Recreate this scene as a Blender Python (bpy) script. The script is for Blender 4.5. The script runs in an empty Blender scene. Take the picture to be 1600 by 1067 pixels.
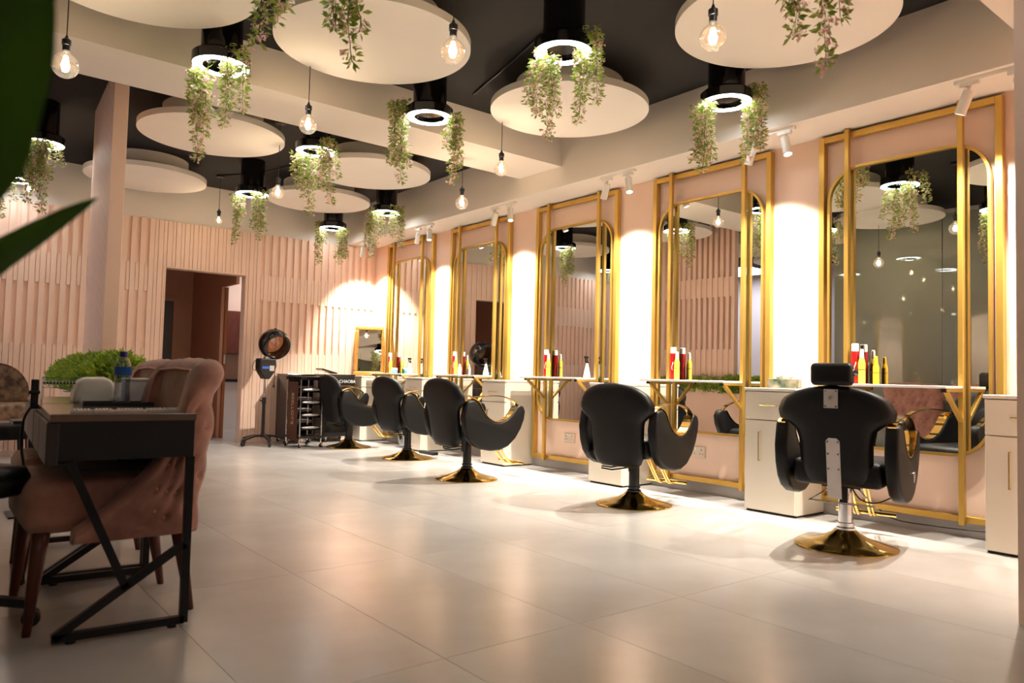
import bpy, bmesh, math, random
from mathutils import Vector, Matrix
random.seed(7)
PI = math.pi
scene = bpy.context.scene
COL = scene.collection

# ------------------------------------------------------------------ camera, world, exposure
F = 1160.7
pi_, ro_, ya_ = (math.radians(a) for a in (2.7203, 1.3864, 38.6684))
fw = Vector((math.sin(ya_)*math.cos(pi_), math.cos(ya_)*math.cos(pi_), math.sin(pi_)))
rt = Vector((math.cos(ya_), -math.sin(ya_), 0)); up = rt.cross(fw)
r2 = rt*math.cos(ro_)+up*math.sin(ro_); u2 = -rt*math.sin(ro_)+up*math.cos(ro_)
cam_d = bpy.data.cameras.new('camera'); cam = bpy.data.objects.new('camera', cam_d); COL.objects.link(cam)
M = Matrix((r2, u2, -fw)).transposed().to_4x4(); M.translation = Vector((0, 0, 0.90)); cam.matrix_world = M
cam_d.sensor_fit = 'HORIZONTAL'; cam_d.sensor_width = 36.0; cam_d.lens = F/1600*36.0
cam_d.clip_start = 0.05; cam_d.clip_end = 60
cam_d.dof.use_dof = True; cam_d.dof.focus_distance = 6.0; cam_d.dof.aperture_fstop = 3.2
scene.camera = cam

world = bpy.data.worlds.new('world'); scene.world = world; world.use_nodes = True
bg = world.node_tree.nodes['Background']; bg.inputs[0].default_value = (1.0, 0.88, 0.78, 1); bg.inputs[1].default_value = 0.05
scene.view_settings.view_transform = 'Standard'; scene.view_settings.look = 'None'
scene.view_settings.gamma = 1.0; scene.view_settings.use_curve_mapping = False
scene.view_settings.exposure = 0.58
scene.cycles.use_denoising = True
scene.cycles.max_bounces = 8; scene.cycles.diffuse_bounces = 5; scene.cycles.glossy_bounces = 5
scene.cycles.transparent_max_bounces = 12; scene.cycles.caustics_reflective = False; scene.cycles.caustics_refractive = False
scene.cycles.sample_clamp_indirect = 6.0

RING_E, BULB_W, SPOT_WALL_W, SPOT_CHAIR_W = 22.0, 14.0, 180.0, 230.0
WARM = (1.0, 0.92, 0.79); BULBC = (1.0, 0.91, 0.79)

def lamp(name, kind, loc, power, color, size=0.05, target=None, **kw):
    d = bpy.data.lights.new(name, kind); o = bpy.data.objects.new(name, d); COL.objects.link(o)
    d.energy = power; d.color = color; o.location = loc
    if kind == 'AREA': d.size = size; d.shape = 'RECTANGLE'; d.size_y = kw.get('size_y', size)
    else: d.shadow_soft_size = size
    if kind == 'SPOT': d.spot_size = math.radians(kw['angle']); d.spot_blend = kw['blend']
    if target is not None:
        o.rotation_euler = (Vector(target)-Vector(loc)).to_track_quat('-Z', 'Y').to_euler()
    return o

# unseen area lights added as fill; the last one lights the bright side room
lamp('unseen_area_light', 'AREA', (0.2, -1.2, 3.08), 7, (1.0, 0.90, 0.80), 1.2, (0.2, -1.2, 0))
lamp('unseen_area_light', 'AREA', (-2.2, 8.3, 3.0), 36, (1.0, 0.97, 1.0), 1.0, (-2.2, 8.3, 0))
lamp('unseen_area_light', 'AREA', (4.3, 11.1, 2.57), 16, (0.95, 0.97, 1.0), 0.8, (4.3, 11.1, 0))


# ------------------------------------------------------------------ materials
def s2l(c): return tuple(((x/255+0.055)/1.055)**2.4 if x/255 > 0.04045 else x/255/12.92 for x in c)
MATS = {}
def mat(name, rgb, rough=0.5, metal=0.0, noise=0.0, nscale=20.0, rgb2=None, bump=0.0, bscale=60.0, emit=None, estr=0.0, spec=0.5, coat=0.0, stretch=None, sheen=0.0):
    m = bpy.data.materials.new(name); m.use_nodes = True; nt = m.node_tree; b = nt.nodes['Principled BSDF']
    c = (*s2l(rgb), 1)
    b.inputs['Base Color'].default_value = c; b.inputs['Roughness'].default_value = rough; b.inputs['Metallic'].default_value = metal
    b.inputs['Specular IOR Level'].default_value = spec; b.inputs['Coat Weight'].default_value = coat
    if sheen: b.inputs['Sheen Weight'].default_value = sheen
    tc = nt.nodes.new('ShaderNodeTexCoord'); src = tc.outputs['Object']
    if stretch:
        mp = nt.nodes.new('ShaderNodeMapping'); mp.inputs['Scale'].default_value = stretch; nt.links.new(src, mp.inputs[0]); src = mp.outputs[0]
    if noise > 0 or rgb2:
        n = nt.nodes.new('ShaderNodeTexNoise'); n.inputs['Scale'].default_value = nscale; n.inputs['Detail'].default_value = 5
        nt.links.new(src, n.inputs['Vector'])
        rp = nt.nodes.new('ShaderNodeValToRGB'); k = s2l(rgb2) if rgb2 else tuple(x*(1-noise) for x in c[:3])
        rp.color_ramp.elements[0].position = 0.35; rp.color_ramp.elements[0].color = (*k, 1)
        rp.color_ramp.elements[1].position = 0.65; rp.color_ramp.elements[1].color = c
        nt.links.new(n.outputs['Fac'], rp.inputs[0]); nt.links.new(rp.outputs[0], b.inputs['Base Color'])
    if bump > 0:
        n = nt.nodes.new('ShaderNodeTexNoise'); n.inputs['Scale'].default_value = bscale; nt.links.new(src, n.inputs['Vector'])
        bp = nt.nodes.new('ShaderNodeBump'); bp.inputs['Strength'].default_value = bump; bp.inputs['Distance'].default_value = 0.01
        nt.links.new(n.outputs['Fac'], bp.inputs['Height']); nt.links.new(bp.outputs[0], b.inputs['Normal'])
    if emit is not None:
        b.inputs['Emission Color'].default_value = (*emit, 1); b.inputs['Emission Strength'].default_value = estr
    MATS[name] = m; return m
def glassy(name, rgb, alpha, rough=0.03):
    m = bpy.data.materials.new(name); m.use_nodes = True; nt = m.node_tree; nt.nodes.remove(nt.nodes['Principled BSDF'])
    out = nt.nodes['Material Output']; t = nt.nodes.new('ShaderNodeBsdfTransparent'); t.inputs[0].default_value = (*s2l(rgb), 1)
    g = nt.nodes.new('ShaderNodeBsdfGlossy'); g.inputs['Roughness'].default_value = rough
    mx = nt.nodes.new('ShaderNodeMixShader'); lw = nt.nodes.new('ShaderNodeLayerWeight'); lw.inputs[0].default_value = 0.35
    mt = nt.nodes.new('ShaderNodeMath'); mt.operation = 'MULTIPLY_ADD'; mt.inputs[1].default_value = 0.7; mt.inputs[2].default_value = alpha
    nt.links.new(lw.outputs['Facing'], mt.inputs[0]); nt.links.new(mt.outputs[0], mx.inputs[0])
    nt.links.new(t.outputs[0], mx.inputs[1]); nt.links.new(g.outputs[0], mx.inputs[2]); nt.links.new(mx.outputs[0], out.inputs[0])
    return m
def mirror_mat(name, rgb, rough=0.0):
    return mat(name, rgb, rough, 1.0)

PINK = mat('pink_paint', (243, 210, 189), 0.6, noise=0.04, nscale=1.5)
PINKB = mat('pink_board', (243, 209, 187), 0.5, noise=0.05, nscale=2.0)
PINKD = mat('pink_partition', (240, 207, 188), 0.55, noise=0.05, nscale=3.0)
BEIGE = mat('beige_plaster', (234, 224, 214), 0.8, noise=0.03, nscale=2.0, bump=0.02)
DISCM = mat('disc_plaster', (240, 233, 225), 0.8, noise=0.02, nscale=3.0)
BLACKC = mat('black_ceiling', (23, 20, 20), 0.85, noise=0.1, nscale=1.5)
TILE = mat('floor_tile', (190, 186, 183), 0.23, noise=0.05, nscale=2.2, rgb2=(180, 175, 171), spec=0.75, bump=0.01, bscale=300)
GROUT = mat('grout', (158, 148, 140), 0.8)
GREYB = mat('grey_skirting', (178, 172, 170), 0.5, noise=0.05, nscale=6)
GOLD = mat('brushed_gold', (208, 168, 84), 0.36, 0.75, noise=0.08, nscale=8, stretch=(1, 1, .2))
GOLDP = mat('polished_gold', (236, 200, 120), 0.10, 1.0)
GOLDD = mat('dark_gold', (214, 178, 92), 0.14, 1.0)
CHROME = mat('chrome', (215, 215, 218), 0.12, 1.0)
STEEL = mat('brushed_steel', (200, 194, 192), 0.42, 0.55, noise=0.05, nscale=30)
MIRROR = mirror_mat('mirror_silver', (232, 234, 232))
WHITE = mat('cream_laminate', (226, 216, 200), 0.22, noise=0.02, nscale=4)
SHELF = mat('white_stone_shelf', (236, 230, 220), 0.25, noise=0.04, nscale=12)
BLKL = mat('black_leatherette', (10, 9, 10), 0.45, bump=0.12, bscale=220, spec=0.28)
BLKP = mat('black_plastic', (22, 21, 22), 0.35)
BLKG = mat('black_gloss', (14, 13, 14), 0.12)
BLKM = mat('black_metal', (30, 28, 28), 0.45, 0.3)
DARKT = mat('dark_transparent_plastic', (52, 42, 40), 0.2)
BRWN = mat('brown_wood_panel', (78, 46, 34), 0.4, noise=0.3, nscale=12, stretch=(1, 1, .1))
WHTP = mat('white_plastic', (236, 232, 226), 0.25)
SPOTW = mat('white_lamp_enamel', (232, 226, 218), 0.35)
RINGE = mat('ring_diffuser', (255, 255, 255), 0.4, emit=(0.93, 0.96, 1.0), estr=RING_E)
FILE = mat('filament_glow', (255, 220, 160), 0.4, emit=(1.0, 0.84, 0.60), estr=120)
BULBG = glassy('bulb_glass', (255, 238, 212), 0.12)
_nt = BULBG.node_tree; _e = _nt.nodes.new('ShaderNodeEmission'); _e.inputs[0].default_value = (1, .86, .66, 1); _e.inputs[1].default_value = .12  # weak emission mixed into the glass stands in for bloom around the bulb
_a = _nt.nodes.new('ShaderNodeAddShader'); _o = _nt.nodes['Material Output']; _src = _o.inputs[0].links[0].from_socket
_nt.links.new(_src, _a.inputs[0]); _nt.links.new(_e.outputs[0], _a.inputs[1]); _nt.links.new(_a.outputs[0], _o.inputs[0])
CLEAR = glassy('clear_plastic', (225, 235, 245), 0.10)
LEAFM = mat('vine_leaf', (172, 186, 84), 0.5, rgb2=(92, 120, 42), nscale=40)
FLOW = mat('vine_blossom', (248, 218, 208), 0.6, rgb2=(230, 172, 162), nscale=50)
STEMM = mat('vine_stem', (90, 84, 50), 0.7)
GRASS = mat('planter_foliage', (176, 196, 56), 0.55, rgb2=(72, 112, 30), nscale=14)
BIGLEAF = mat('house_plant_leaf', (84, 124, 42), 0.4, rgb2=(46, 80, 26), nscale=9, stretch=(1, 1, 1))
def add_translucent(m, rgb, f):
    nt = m.node_tree; b = nt.nodes['Principled BSDF']; o = nt.nodes['Material Output']
    t = nt.nodes.new('ShaderNodeBsdfTranslucent'); t.inputs[0].default_value = (*s2l(rgb), 1)
    x = nt.nodes.new('ShaderNodeMixShader'); x.inputs[0].default_value = f
    nt.links.new(b.outputs[0], x.inputs[1]); nt.links.new(t.outputs[0], x.inputs[2]); nt.links.new(x.outputs[0], o.inputs[0])
add_translucent(BIGLEAF, (84, 120, 36), .3); add_translucent(LEAFM, (180, 200, 90), .22); add_translucent(FLOW, (250, 220, 210), .3); add_translucent(GRASS, (170, 200, 70), .25)
VELVET = mat('rose_velvet', (184, 132, 116), 0.75, rgb2=(150, 102, 90), nscale=9, bump=0.08, bscale=40, sheen=0.3)
VELVETP = mat('rose_piping', (206, 150, 130), 0.6)
WOODL = mat('walnut_leg', (96, 44, 28), 0.35, noise=0.3, nscale=10, stretch=(4, 4, .5))
DESKT = mat('taupe_desk_top', (120, 100, 86), 0.12, noise=0.05, nscale=5)
DESKB = mat('anthracite_desk', (26, 24, 26), 0.5)
DRAWM = mat('taupe_drawer', (56, 48, 46), 0.4)
GLASSD = mat('smoked_glass_wall', (136, 140, 128), 0.025, 0.0, spec=1.0)
LILAC = mat('pale_grey_wall', (205, 202, 212), 0.7)
CORR = mat('corridor_paint', (196, 146, 122), 0.7)
FLORAL = mat('floral_tapestry', (168, 140, 108), 0.8, rgb2=(96, 74, 58), nscale=14)
CUSH = mat('cream_cushion', (226, 212, 196), 0.8)
RED = mat('red_lacquer', (150, 20, 24), 0.25)
YEL = mat('gold_yellow_label', (232, 196, 70), 0.3)
AMB = mat('amber_plastic', (214, 160, 46), 0.15)
TEAL = mat('teal_jar', (96, 200, 180), 0.35)
WCAP = mat('white_cap', (240, 236, 228), 0.35)
WATERL = mat('pale_liquid', (226, 228, 216), 0.1)
BLUE = mat('blue_label', (40, 96, 190), 0.4)
BLUED = mat('navy_cap', (34, 34, 130), 0.4)
GILT = mat('gilt_moulding', (206, 150, 70), 0.35, 0.6, rgb2=(160, 106, 44), nscale=60, bump=0.4, bscale=160)
OUTL = mat('outlet_plate', (214, 196, 176), 0.4)
TISS = mat('tissue_box_print', (150, 138, 118), 0.5, rgb2=(26, 60, 44), nscale=14)
TISW = mat('tissue_paper', (246, 244, 240), 0.9)
SMOKEV = glassy('smoked_visor', (190, 150, 120), 0.12)
STRIPW = mat('nail_tip_white', (226, 214, 208), 0.5)
DOORW = mat('orange_wood_door', (160, 92, 50), 0.4, noise=0.2, nscale=8, stretch=(4, 4, .4))
DKDOOR = mat('slate_door', (84, 82, 84), 0.5)
REDWOOD = mat('mahogany', (112, 54, 40), 0.35, noise=0.3, nscale=14, stretch=(3, 3, .4))
LETT = mat('white_lettering', (235, 235, 235), 0.5)
LETT2 = mat('tan_lettering', (190, 150, 120), 0.5)
BLOOM = mat('pink_print', (226, 130, 150), 0.5)

# ------------------------------------------------------------------ mesh helpers
class MB:
    def __init__(s): s.bm = bmesh.new()
    def box(s, x0, x1, y0, y1, z0, z1):
        v = [s.bm.verts.new((x, y, z)) for x in (x0, x1) for y in (y0, y1) for z in (z0, z1)]
        for f in ((0, 1, 3, 2), (4, 6, 7, 5), (0, 4, 5, 1), (2, 3, 7, 6), (0, 2, 6, 4), (1, 5, 7, 3)):
            s.bm.faces.new([v[i] for i in f])
        return s
    def obox(s, c, size, rot):   # oriented box, rot = Matrix 3x3
        v = []
        for x in (-.5, .5):
            for y in (-.5, .5):
                for z in (-.5, .5):
                    v.append(s.bm.verts.new(Vector(c)+rot @ Vector((x*size[0], y*size[1], z*size[2]))))
        for f in ((0, 1, 3, 2), (4, 6, 7, 5), (0, 4, 5, 1), (2, 3, 7, 6), (0, 2, 6, 4), (1, 5, 7, 3)):
            s.bm.faces.new([v[i] for i in f])
        return s
    def lathe(s, prof, c=(0, 0, 0), seg=24, rot=None, cap=True):
        rings = []
        for r, z in prof:
            ring = []
            for i in range(seg):
                a = 2*PI*i/seg; p = Vector((r*math.cos(a), r*math.sin(a), z))
                if rot is not None: p = rot @ p
                ring.append(s.bm.verts.new(p+Vector(c)))
            rings.append(ring)
        for a, b in zip(rings, rings[1:]):
            for i in range(seg):
                s.bm.faces.new((a[i], a[(i+1) % seg], b[(i+1) % seg], b[i]))
        if cap:
            s.bm.faces.new(list(reversed(rings[0]))); s.bm.faces.new(rings[-1])
        return s
    def tube(s, pts, r, seg=8, cap=True, closed=False):
        pts = [Vector(p) for p in pts]; n = len(pts); rings = []
        if not hasattr(r, '__len__'): r = [r]*n
        t0 = (pts[1]-pts[0]).normalized()
        nrm = t0.orthogonal().normalized()
        for i, p in enumerate(pts):
            if closed: t = (pts[(i+1) % n]-pts[i-1]).normalized()
            else: t = (pts[min(i+1, n-1)]-pts[max(i-1, 0)]).normalized()
            nrm = (nrm-t*nrm.dot(t)); nrm = nrm.normalized() if nrm.length > 1e-6 else t.orthogonal().normalized()
            bn = t.cross(nrm)
            rings.append([s.bm.verts.new(p+(nrm*math.cos(2*PI*k/seg)+bn*math.sin(2*PI*k/seg))*r[i]) for k in range(seg)])
        prs = list(zip(rings, rings[1:]))+([(rings[-1], rings[0])] if closed else [])
        for a, b in prs:
            for k in range(seg): s.bm.faces.new((a[k], a[(k+1) % seg], b[(k+1) % seg], b[k]))
        if cap and not closed: s.bm.faces.new(list(reversed(rings[0]))); s.bm.faces.new(rings[-1])
        return s
    def sweep(s, pts, ax, w, h, closed=False):
        # rectangular section: width w along fixed axis ax, thickness h across the path
        ax = Vector(ax).normalized(); pts = [Vector(p) for p in pts]; n = len(pts); rings = []
        for i, p in enumerate(pts):
            if closed: t = (pts[(i+1) % n]-pts[i-1]).normalized()
            else: t = (pts[min(i+1, n-1)]-pts[max(i-1, 0)]).normalized()
            m = t.cross(ax).normalized()
            rings.append([s.bm.verts.new(p+ax*a*w/2+m*b*h/2) for a, b in ((-1, -1), (1, -1), (1, 1), (-1, 1))])
        prs = list(zip(rings, rings[1:]))+([(rings[-1], rings[0])] if closed else [])
        for a, b in prs:
            for k in range(4): s.bm.faces.new((a[k], a[(k+1) % 4], b[(k+1) % 4], b[k]))
        if not closed: s.bm.faces.new(list(reversed(rings[0]))); s.bm.faces.new(rings[-1])
        return s
    def prism(s, poly, f, d):    # poly list of 2D; f maps (u,v,w)->xyz ; extruded w 0..d
        a = [s.bm.verts.new(f(u, v, 0)) for u, v in poly]; b = [s.bm.verts.new(f(u, v, d)) for u, v in poly]
        n = len(poly)
        s.bm.faces.new(a); s.bm.faces.new(list(reversed(b)))
        for i in range(n): s.bm.faces.new((a[i], b[i], b[(i+1) % n], a[(i+1) % n]))
        return s
    def sphere(s, c, r, u=14, v=9, sc=(1, 1, 1)):
        m = Matrix.Translation(c) @ Matrix.Diagonal((*[r*k for k in sc], 1))
        bmesh.ops.create_uvsphere(s.bm, u_segments=u, v_segments=v, radius=1, matrix=m); return s
    def grid(s, P, closed_u=False):
        V = [[s.bm.verts.new(p) for p in row] for row in P]
        for a, b in zip(V, V[1:]):
            n = len(a)
            for i in range(n if closed_u else n-1):
                s.bm.faces.new((a[i], a[(i+1) % n], b[(i+1) % n], b[i]))
        return V
def mk(name, mb, m, parent=None, loc=None, smooth=False, bevel=0.0, bseg=2, norm=True, sub=0):
    bm = mb.bm
    if norm: bmesh.ops.recalc_face_normals(bm, faces=bm.faces)
    me = bpy.data.meshes.new(name); bm.to_mesh(me); bm.free()
    me.materials.append(m)
    if smooth:
        for p in me.polygons: p.use_smooth = True
    o = bpy.data.objects.new(name, me); COL.objects.link(o)
    if parent is not None: o.parent = parent
    if loc is not None: o.location = loc
    if bevel > 0:
        b = o.modifiers.new('bevel', 'BEVEL'); b.width = bevel; b.segments = bseg; b.limit_method = 'ANGLE'; b.angle_limit = math.radians(40)
        if smooth: b.harden_normals = False
    if sub:
        ss = o.modifiers.new('sub', 'SUBSURF'); ss.levels = sub; ss.render_levels = sub
    return o
def sharp(o, ang=40):
    try: o.data.set_sharp_from_angle(angle=math.radians(ang))
    except Exception: pass
    return o
def tag(o, label, cat, group=None, kind=None):
    o['label'] = label
    if cat: o['category'] = cat
    if group: o['group'] = group
    if kind: o['kind'] = kind
    return o
def thing(name, label, cat, loc=(0, 0, 0), rz=0.0, group=None):
    o = bpy.data.objects.new(name, None); COL.objects.link(o); o.location = loc; o.rotation_euler = (0, 0, rz)
    o.empty_display_size = 0.1
    return tag(o, label, cat, group)
def struct(name, mb, m, label, cat, parent=None, **k):
    o = mk(name, mb, m, parent, **k)
    if parent is None: tag(o, label, cat, kind='structure')
    return o
def copy_tree(o, parent=None):
    c = o.copy(); COL.objects.link(c)
    c.parent = parent
    for ch in [x for x in bpy.data.objects if x.parent == o]:
        copy_tree(ch, c)
    return c
def arc(cx, cy, r, a0, a1, n):
    return [(cx+r*math.cos(math.radians(a0+(a1-a0)*i/n)), cy+r*math.sin(math.radians(a0+(a1-a0)*i/n))) for i in range(n+1)]
def rrect(x0, x1, y0, y1, r, n=8):
    return arc(x1-r, y1-r, r, 0, 90, n)+arc(x0+r, y1-r, r, 90, 180, n)+arc(x0+r, y0+r, r, 180, 270, n)+arc(x1-r, y0+r, r, 270, 360, n)
def smoothp(pts, n=6):   # catmull-rom through points
    pts = [Vector(p) for p in pts]; out = []
    for i in range(len(pts)-1):
        p0, p1, p2, p3 = pts[max(i-1, 0)], pts[i], pts[i+1], pts[min(i+2, len(pts)-1)]
        for k in range(n):
            t = k/n
            out.append(0.5*((2*p1)+(-p0+p2)*t+(2*p0-5*p1+4*p2-p3)*t*t+(-p0+3*p1-3*p2+p3)*t**3))
    out.append(pts[-1]); return out
def text_obj(name, txt, size, m, parent, loc, rot, depth=0.001, align='CENTER'):
    cu = bpy.data.curves.new(name, 'FONT'); cu.body = txt; cu.size = size; cu.extrude = depth; cu.align_x = align; cu.align_y = 'CENTER'
    t = bpy.data.objects.new('tmp', cu); COL.objects.link(t)
    dg = bpy.context.evaluated_depsgraph_get(); me = bpy.data.meshes.new_from_object(t.evaluated_get(dg))
    bpy.data.objects.remove(t); me.materials.clear(); me.materials.append(m)
    o = bpy.data.objects.new(name, me); COL.objects.link(o); o.parent = parent; o.location = loc; o.rotation_euler = rot
    return o

# ------------------------------------------------------------------ room shell
W, L, ZS, XS, ZC = 5.015, 9.425, 2.67, 4.574, 3.145
YB1, YB2, ZB, ZP = 5.044, 5.65, 2.855, 2.649
DX0, DX1, DZ = 2.245, 3.20, 2.098
XL, YF = -3.2, -3.0
floor = struct('floor', MB().box(XL-.1, 6.6, YF-.1, 12.2, -0.12, -0.003), GROUT, 'pale glossy floor of large off-white tiles with thin joints', 'floor')
k = 0
tile_me = {}
xs = [0.765+0.592*i for i in range(-7, 8)]
ys = [2.0+1.215*i for i in range(-3, 8)]
for x in xs:
    for y in ys:
        x0, x1, y0, y1 = max(x, XL), min(x+.592, W), y, min(y+1.215, L)
        if x1-x0 < .05 or y1-y0 < .05: continue
        key = (round(x1-x0, 3), round(y1-y0, 3))
        if key not in tile_me:
            o = mk('tile', MB().box(.0009, key[0]-.0009, .0009, key[1]-.0009, -.006, 0), TILE, floor, (x0, y0, 0)); tile_me[key] = o.data
        else:
            o = bpy.data.objects.new('tile', tile_me[key]); COL.objects.link(o); o.parent = floor; o.location = (x0, y0, 0)
mk('corridor_tile', MB().box(DX0-1.2, 6.5, L+.001, 12.1, -.006, 0), TILE, floor)

struct('ceiling', MB().box(XL-.1, W+.15, YF-.1, L+.15, ZC, ZC+.1), BLACKC, 'matt black ceiling above the hanging white discs', 'ceiling')
# right (mirror) wall
wr = struct('wall_right', MB().box(W, W+.12, YF, L+.1, 0, ZC), PINK, 'pale pink wall behind the gold framed mirrors', 'wall')
# back wall with doorway
wb = MB(); wb.box(XL, DX0, L, L+.12, 0, ZC).box(DX1, W, L, L+.12, 0, ZC).box(DX0, DX1, L, L+.12, DZ, ZC)
wb = struct('wall_back', wb, BEIGE, 'far wall clad in stepped pink vertical boards under a beige band', 'wall')
# boards: wide ones alternate with shallower infill pieces
pitch = 0.0975*1.0
def board(x0, x1, z0, z1, d):
    mk('board', MB().box(x0, x1, L-d, L, z0, z1), PINKB, wb)
mk('backing_panel', MB().box(XL, DX0-.0, L-.006, L, 0, ZP).box(DX1, W, L-.006, L, 0, ZP).box(DX0, DX1, L-.006, L, DZ, ZP), PINKB, wb)
bx = 0.695-0.0975*8
while bx < W-.03:
    xa, xb_ = bx, bx+.054
    lo = 0.0
    if xb_ > DX0 and xa < DX1:
        if xa < DX0: board(xa, DX0, 0, ZP, .034)
        lo = DZ
    cx_ = (xa+xb_)/2
    xe = min(xb_, W)
    if lo == DZ: board(max(xa, DX0), min(xe, DX1), DZ, ZP, .034)
    else: board(xa, xe, 0, ZP, .034)
    xa2, xb2 = bx+.0585, min(bx+.0935, W)
    if xb2-xa2 > .01:
        c2 = (xa2+xb2)/2
        if DX0-.14 < c2 < DX1+.12:
            zlo = DZ if DX0 < c2 < DX1 else 0
            board(xa2, xb2, zlo, ZP, .030)
        else:
            board(xa2, xb2, 1.794, 2.12, .031); board(xa2, xb2, 0, 1.13, .031)
    bx += pitch
mk('door_reveal', MB().box(DX0-.008, DX0+.006, L-.038, L+.122, 0, DZ).box(DX1-.006, DX1+.008, L-.038, L+.122, 0, DZ).box(DX0-.008, DX1+.008, L-.038, L+.122, DZ-.006, DZ+.008), PINKB, wb)
# remaining walls
struct('wall_front', MB().box(XL, W, YF-.1, YF, 0, ZC), LILAC, 'pale wall behind the photographer', 'wall')
wl = struct('wall_left', MB().box(XL-.12, XL, YF, L, 0, ZC), LILAC, 'pale grey wall on the left side of the salon', 'wall')
# near pink wall end at the right edge of the frame
struct('wall_near', MB().box(3.345, W, YF, 1.03, 0, ZC), PINK, 'pink wall end at the right edge of the photo', 'wall')
# soffit over mirrors and cross beams
struct('trim_1', MB().box(XS, W, 1.03, L, ZS, ZC), BEIGE, 'long beige bulkhead above the gold mirrors', 'bulkhead')
struct('trim_2', MB().box(XL, XS, YB1, YB2, ZB, ZC), BEIGE, 'broad beige beam crossing the ceiling', 'beam')
struct('trim_3', MB().box(XL, XS, 0.75, 1.41, ZB, ZC), BEIGE, 'beige beam at the top right corner', 'beam')
struct('baseboard_right', MB().box(W-.015, W, 1.03, L-.03, 0, .088), GREYB, 'grey skirting strip below the gold mirrors', 'skirting')
# glass partition of the treatment rooms on the left
gw = thing('glass_partition', 'smoked glass partition wall reflected in the nearest mirror', 'partition', (-.478, -2.95, 0), math.radians(-3.5))
for i in range(6):
    mk('glass_panel', MB().box(-.006, .006, i*1.37+.004, i*1.37+1.366, .03, 3.09), GLASSD, gw)
mk('top_rail', MB().box(-.02, .02, 0, 8.22, 3.09, 3.14), STEEL, gw); mk('bottom_rail', MB().box(-.02, .02, 0, 8.22, 0, .03), STEEL, gw)

# corridor seen through the doorway
struct('wall_corridor_far', MB().box(1.9, 3.17, 11.45, 11.55, 0, 2.6), CORR, 'dim end wall of the corridor behind the doorway', 'wall')
struct('wall_corridor_left', MB().box(1.8, 1.9, L+.12, 11.55, 0, 2.6), CORR, 'left wall of the dim corridor', 'wall')
struct('wall_corridor_right', MB().box(3.13, 3.17, 10.12, 11.45, 0, 2.6).box(3.13, 3.17, L+.13, 10.12, 2.0, 2.6), CORR, 'corridor wall with an open doorway into a bright room', 'wall')
struct('ceiling_corridor', MB().box(1.8, 6.5, L+.12, 12.2, 2.6, 2.7), BEIGE, 'corridor ceiling beyond the doorway', 'ceiling')
struct('wall_room_far', MB().box(3.29, 6.5, 12.0, 12.1, 0, 2.6), PINK, 'pink wall of the bright side room', 'wall')
struct('wall_room_right', MB().box(6.4, 6.5, L+.12, 12.0, 0, 2.6), PINK, 'right wall of the bright side room', 'wall')
d1 = tag(mk('door_1', MB().box(3.172, 3.21, 10.09, 10.9, 0, 2.0), DOORW), 'orange brown wooden door edge standing open in the corridor', 'door', kind='structure')
mk('latch_plate', MB().box(3.180, 3.200, 10.086, 10.09, .98, 1.10), CHROME, d1)
d2 = tag(mk('door_2', MB().box(2.35, 2.86, 11.42, 11.45, 0, 1.87), DKDOOR), 'dark grey door at the end of the corridor', 'door', kind='structure')
mk('door_casing', MB().box(2.86, 2.92, 11.40, 11.45, 0, 1.93).box(2.29, 2.35, 11.40, 11.45, 0, 1.93).box(2.35, 2.86, 11.40, 11.45, 1.87, 1.93), CORR, d2)
# furniture in the bright room
cb = thing('wall_cabinet', 'reddish brown wooden cabinet glimpsed through the corridor doorway', 'cabinet', (4.2, 11.74, 0))
mk('body', MB().box(-.7, .7, 0, .24, 1.15, 1.82), REDWOOD, cb)
for i in range(3): mk('door', MB().box(-.69+i*.465, -.24+i*.465, -.02, 0, 1.16, 1.81), REDWOOD, cb)
ct = thing('counter', 'white counter with dark shelf glimpsed through the corridor doorway', 'counter', (4.2, 11.69, 0))
mk('worktop', MB().box(-.7, .7, -.25, .29, .72, .76), BLKM, ct); mk('body', MB().box(-.68, .68, -.2, .29, 0, .72), WHTP, ct)

# ------------------------------------------------------------------ ceiling discs
DZB = 2.93
disc_list = [
 (2.123, 4.097, 'large cream ceiling disc near the top, left of centre, pendant bulb in front of it'),
 (3.798, 4.117, 'cream ceiling disc at top centre, behind the ring lamp with two long vines'),
 (3.737, 2.28, 'large cream ceiling disc at the top right'),
 (0.80, 4.16, 'large cream ceiling disc cut off by the top left edge of the photo'),
 (1.927, 6.658, 'cream ceiling disc right of the slatted partition top, behind the cross beam'),
 (1.842, 8.677, 'cream ceiling disc partly hidden behind the slatted partition'),
 (3.66, 8.33, 'farthest cream ceiling disc, near the back right corner'),
 (3.54, 6.793, 'cream ceiling disc behind the beam, above the far mirrors'),
 (0.03, 6.68, 'cream ceiling disc mostly hidden behind the big leaf at the left'),
 (2.0, 2.3, 'cream ceiling disc above the photo, seen in the mirrors'),
 (0.52, 2.3, 'cream ceiling disc overhead nearest the photographer'),
 (-1.3, 6.7, 'cream ceiling disc over the left side of the salon')]
base_disc = None
for x, y, lab in disc_list:
    if base_disc is None:
        base_disc = thing('ceiling_disc', lab, 'ceiling disc', (x, y, 0), 0, 'round cream acoustic discs under the ceiling')
        sharp(mk('disc', MB().lathe([(.0, DZB), (.6, DZB), (.6, DZB+.05), (.0, DZB+.05)], seg=96, cap=False), DISCM, base_disc, smooth=True), 30)
        sharp(mk('hub', MB().lathe([(.41, DZB+.05), (.41, ZC)], seg=64), DISCM, base_disc, smooth=True), 30)
    else:
        o = copy_tree(base_disc); o.location = (x, y, 0); o['label'] = lab

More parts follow.
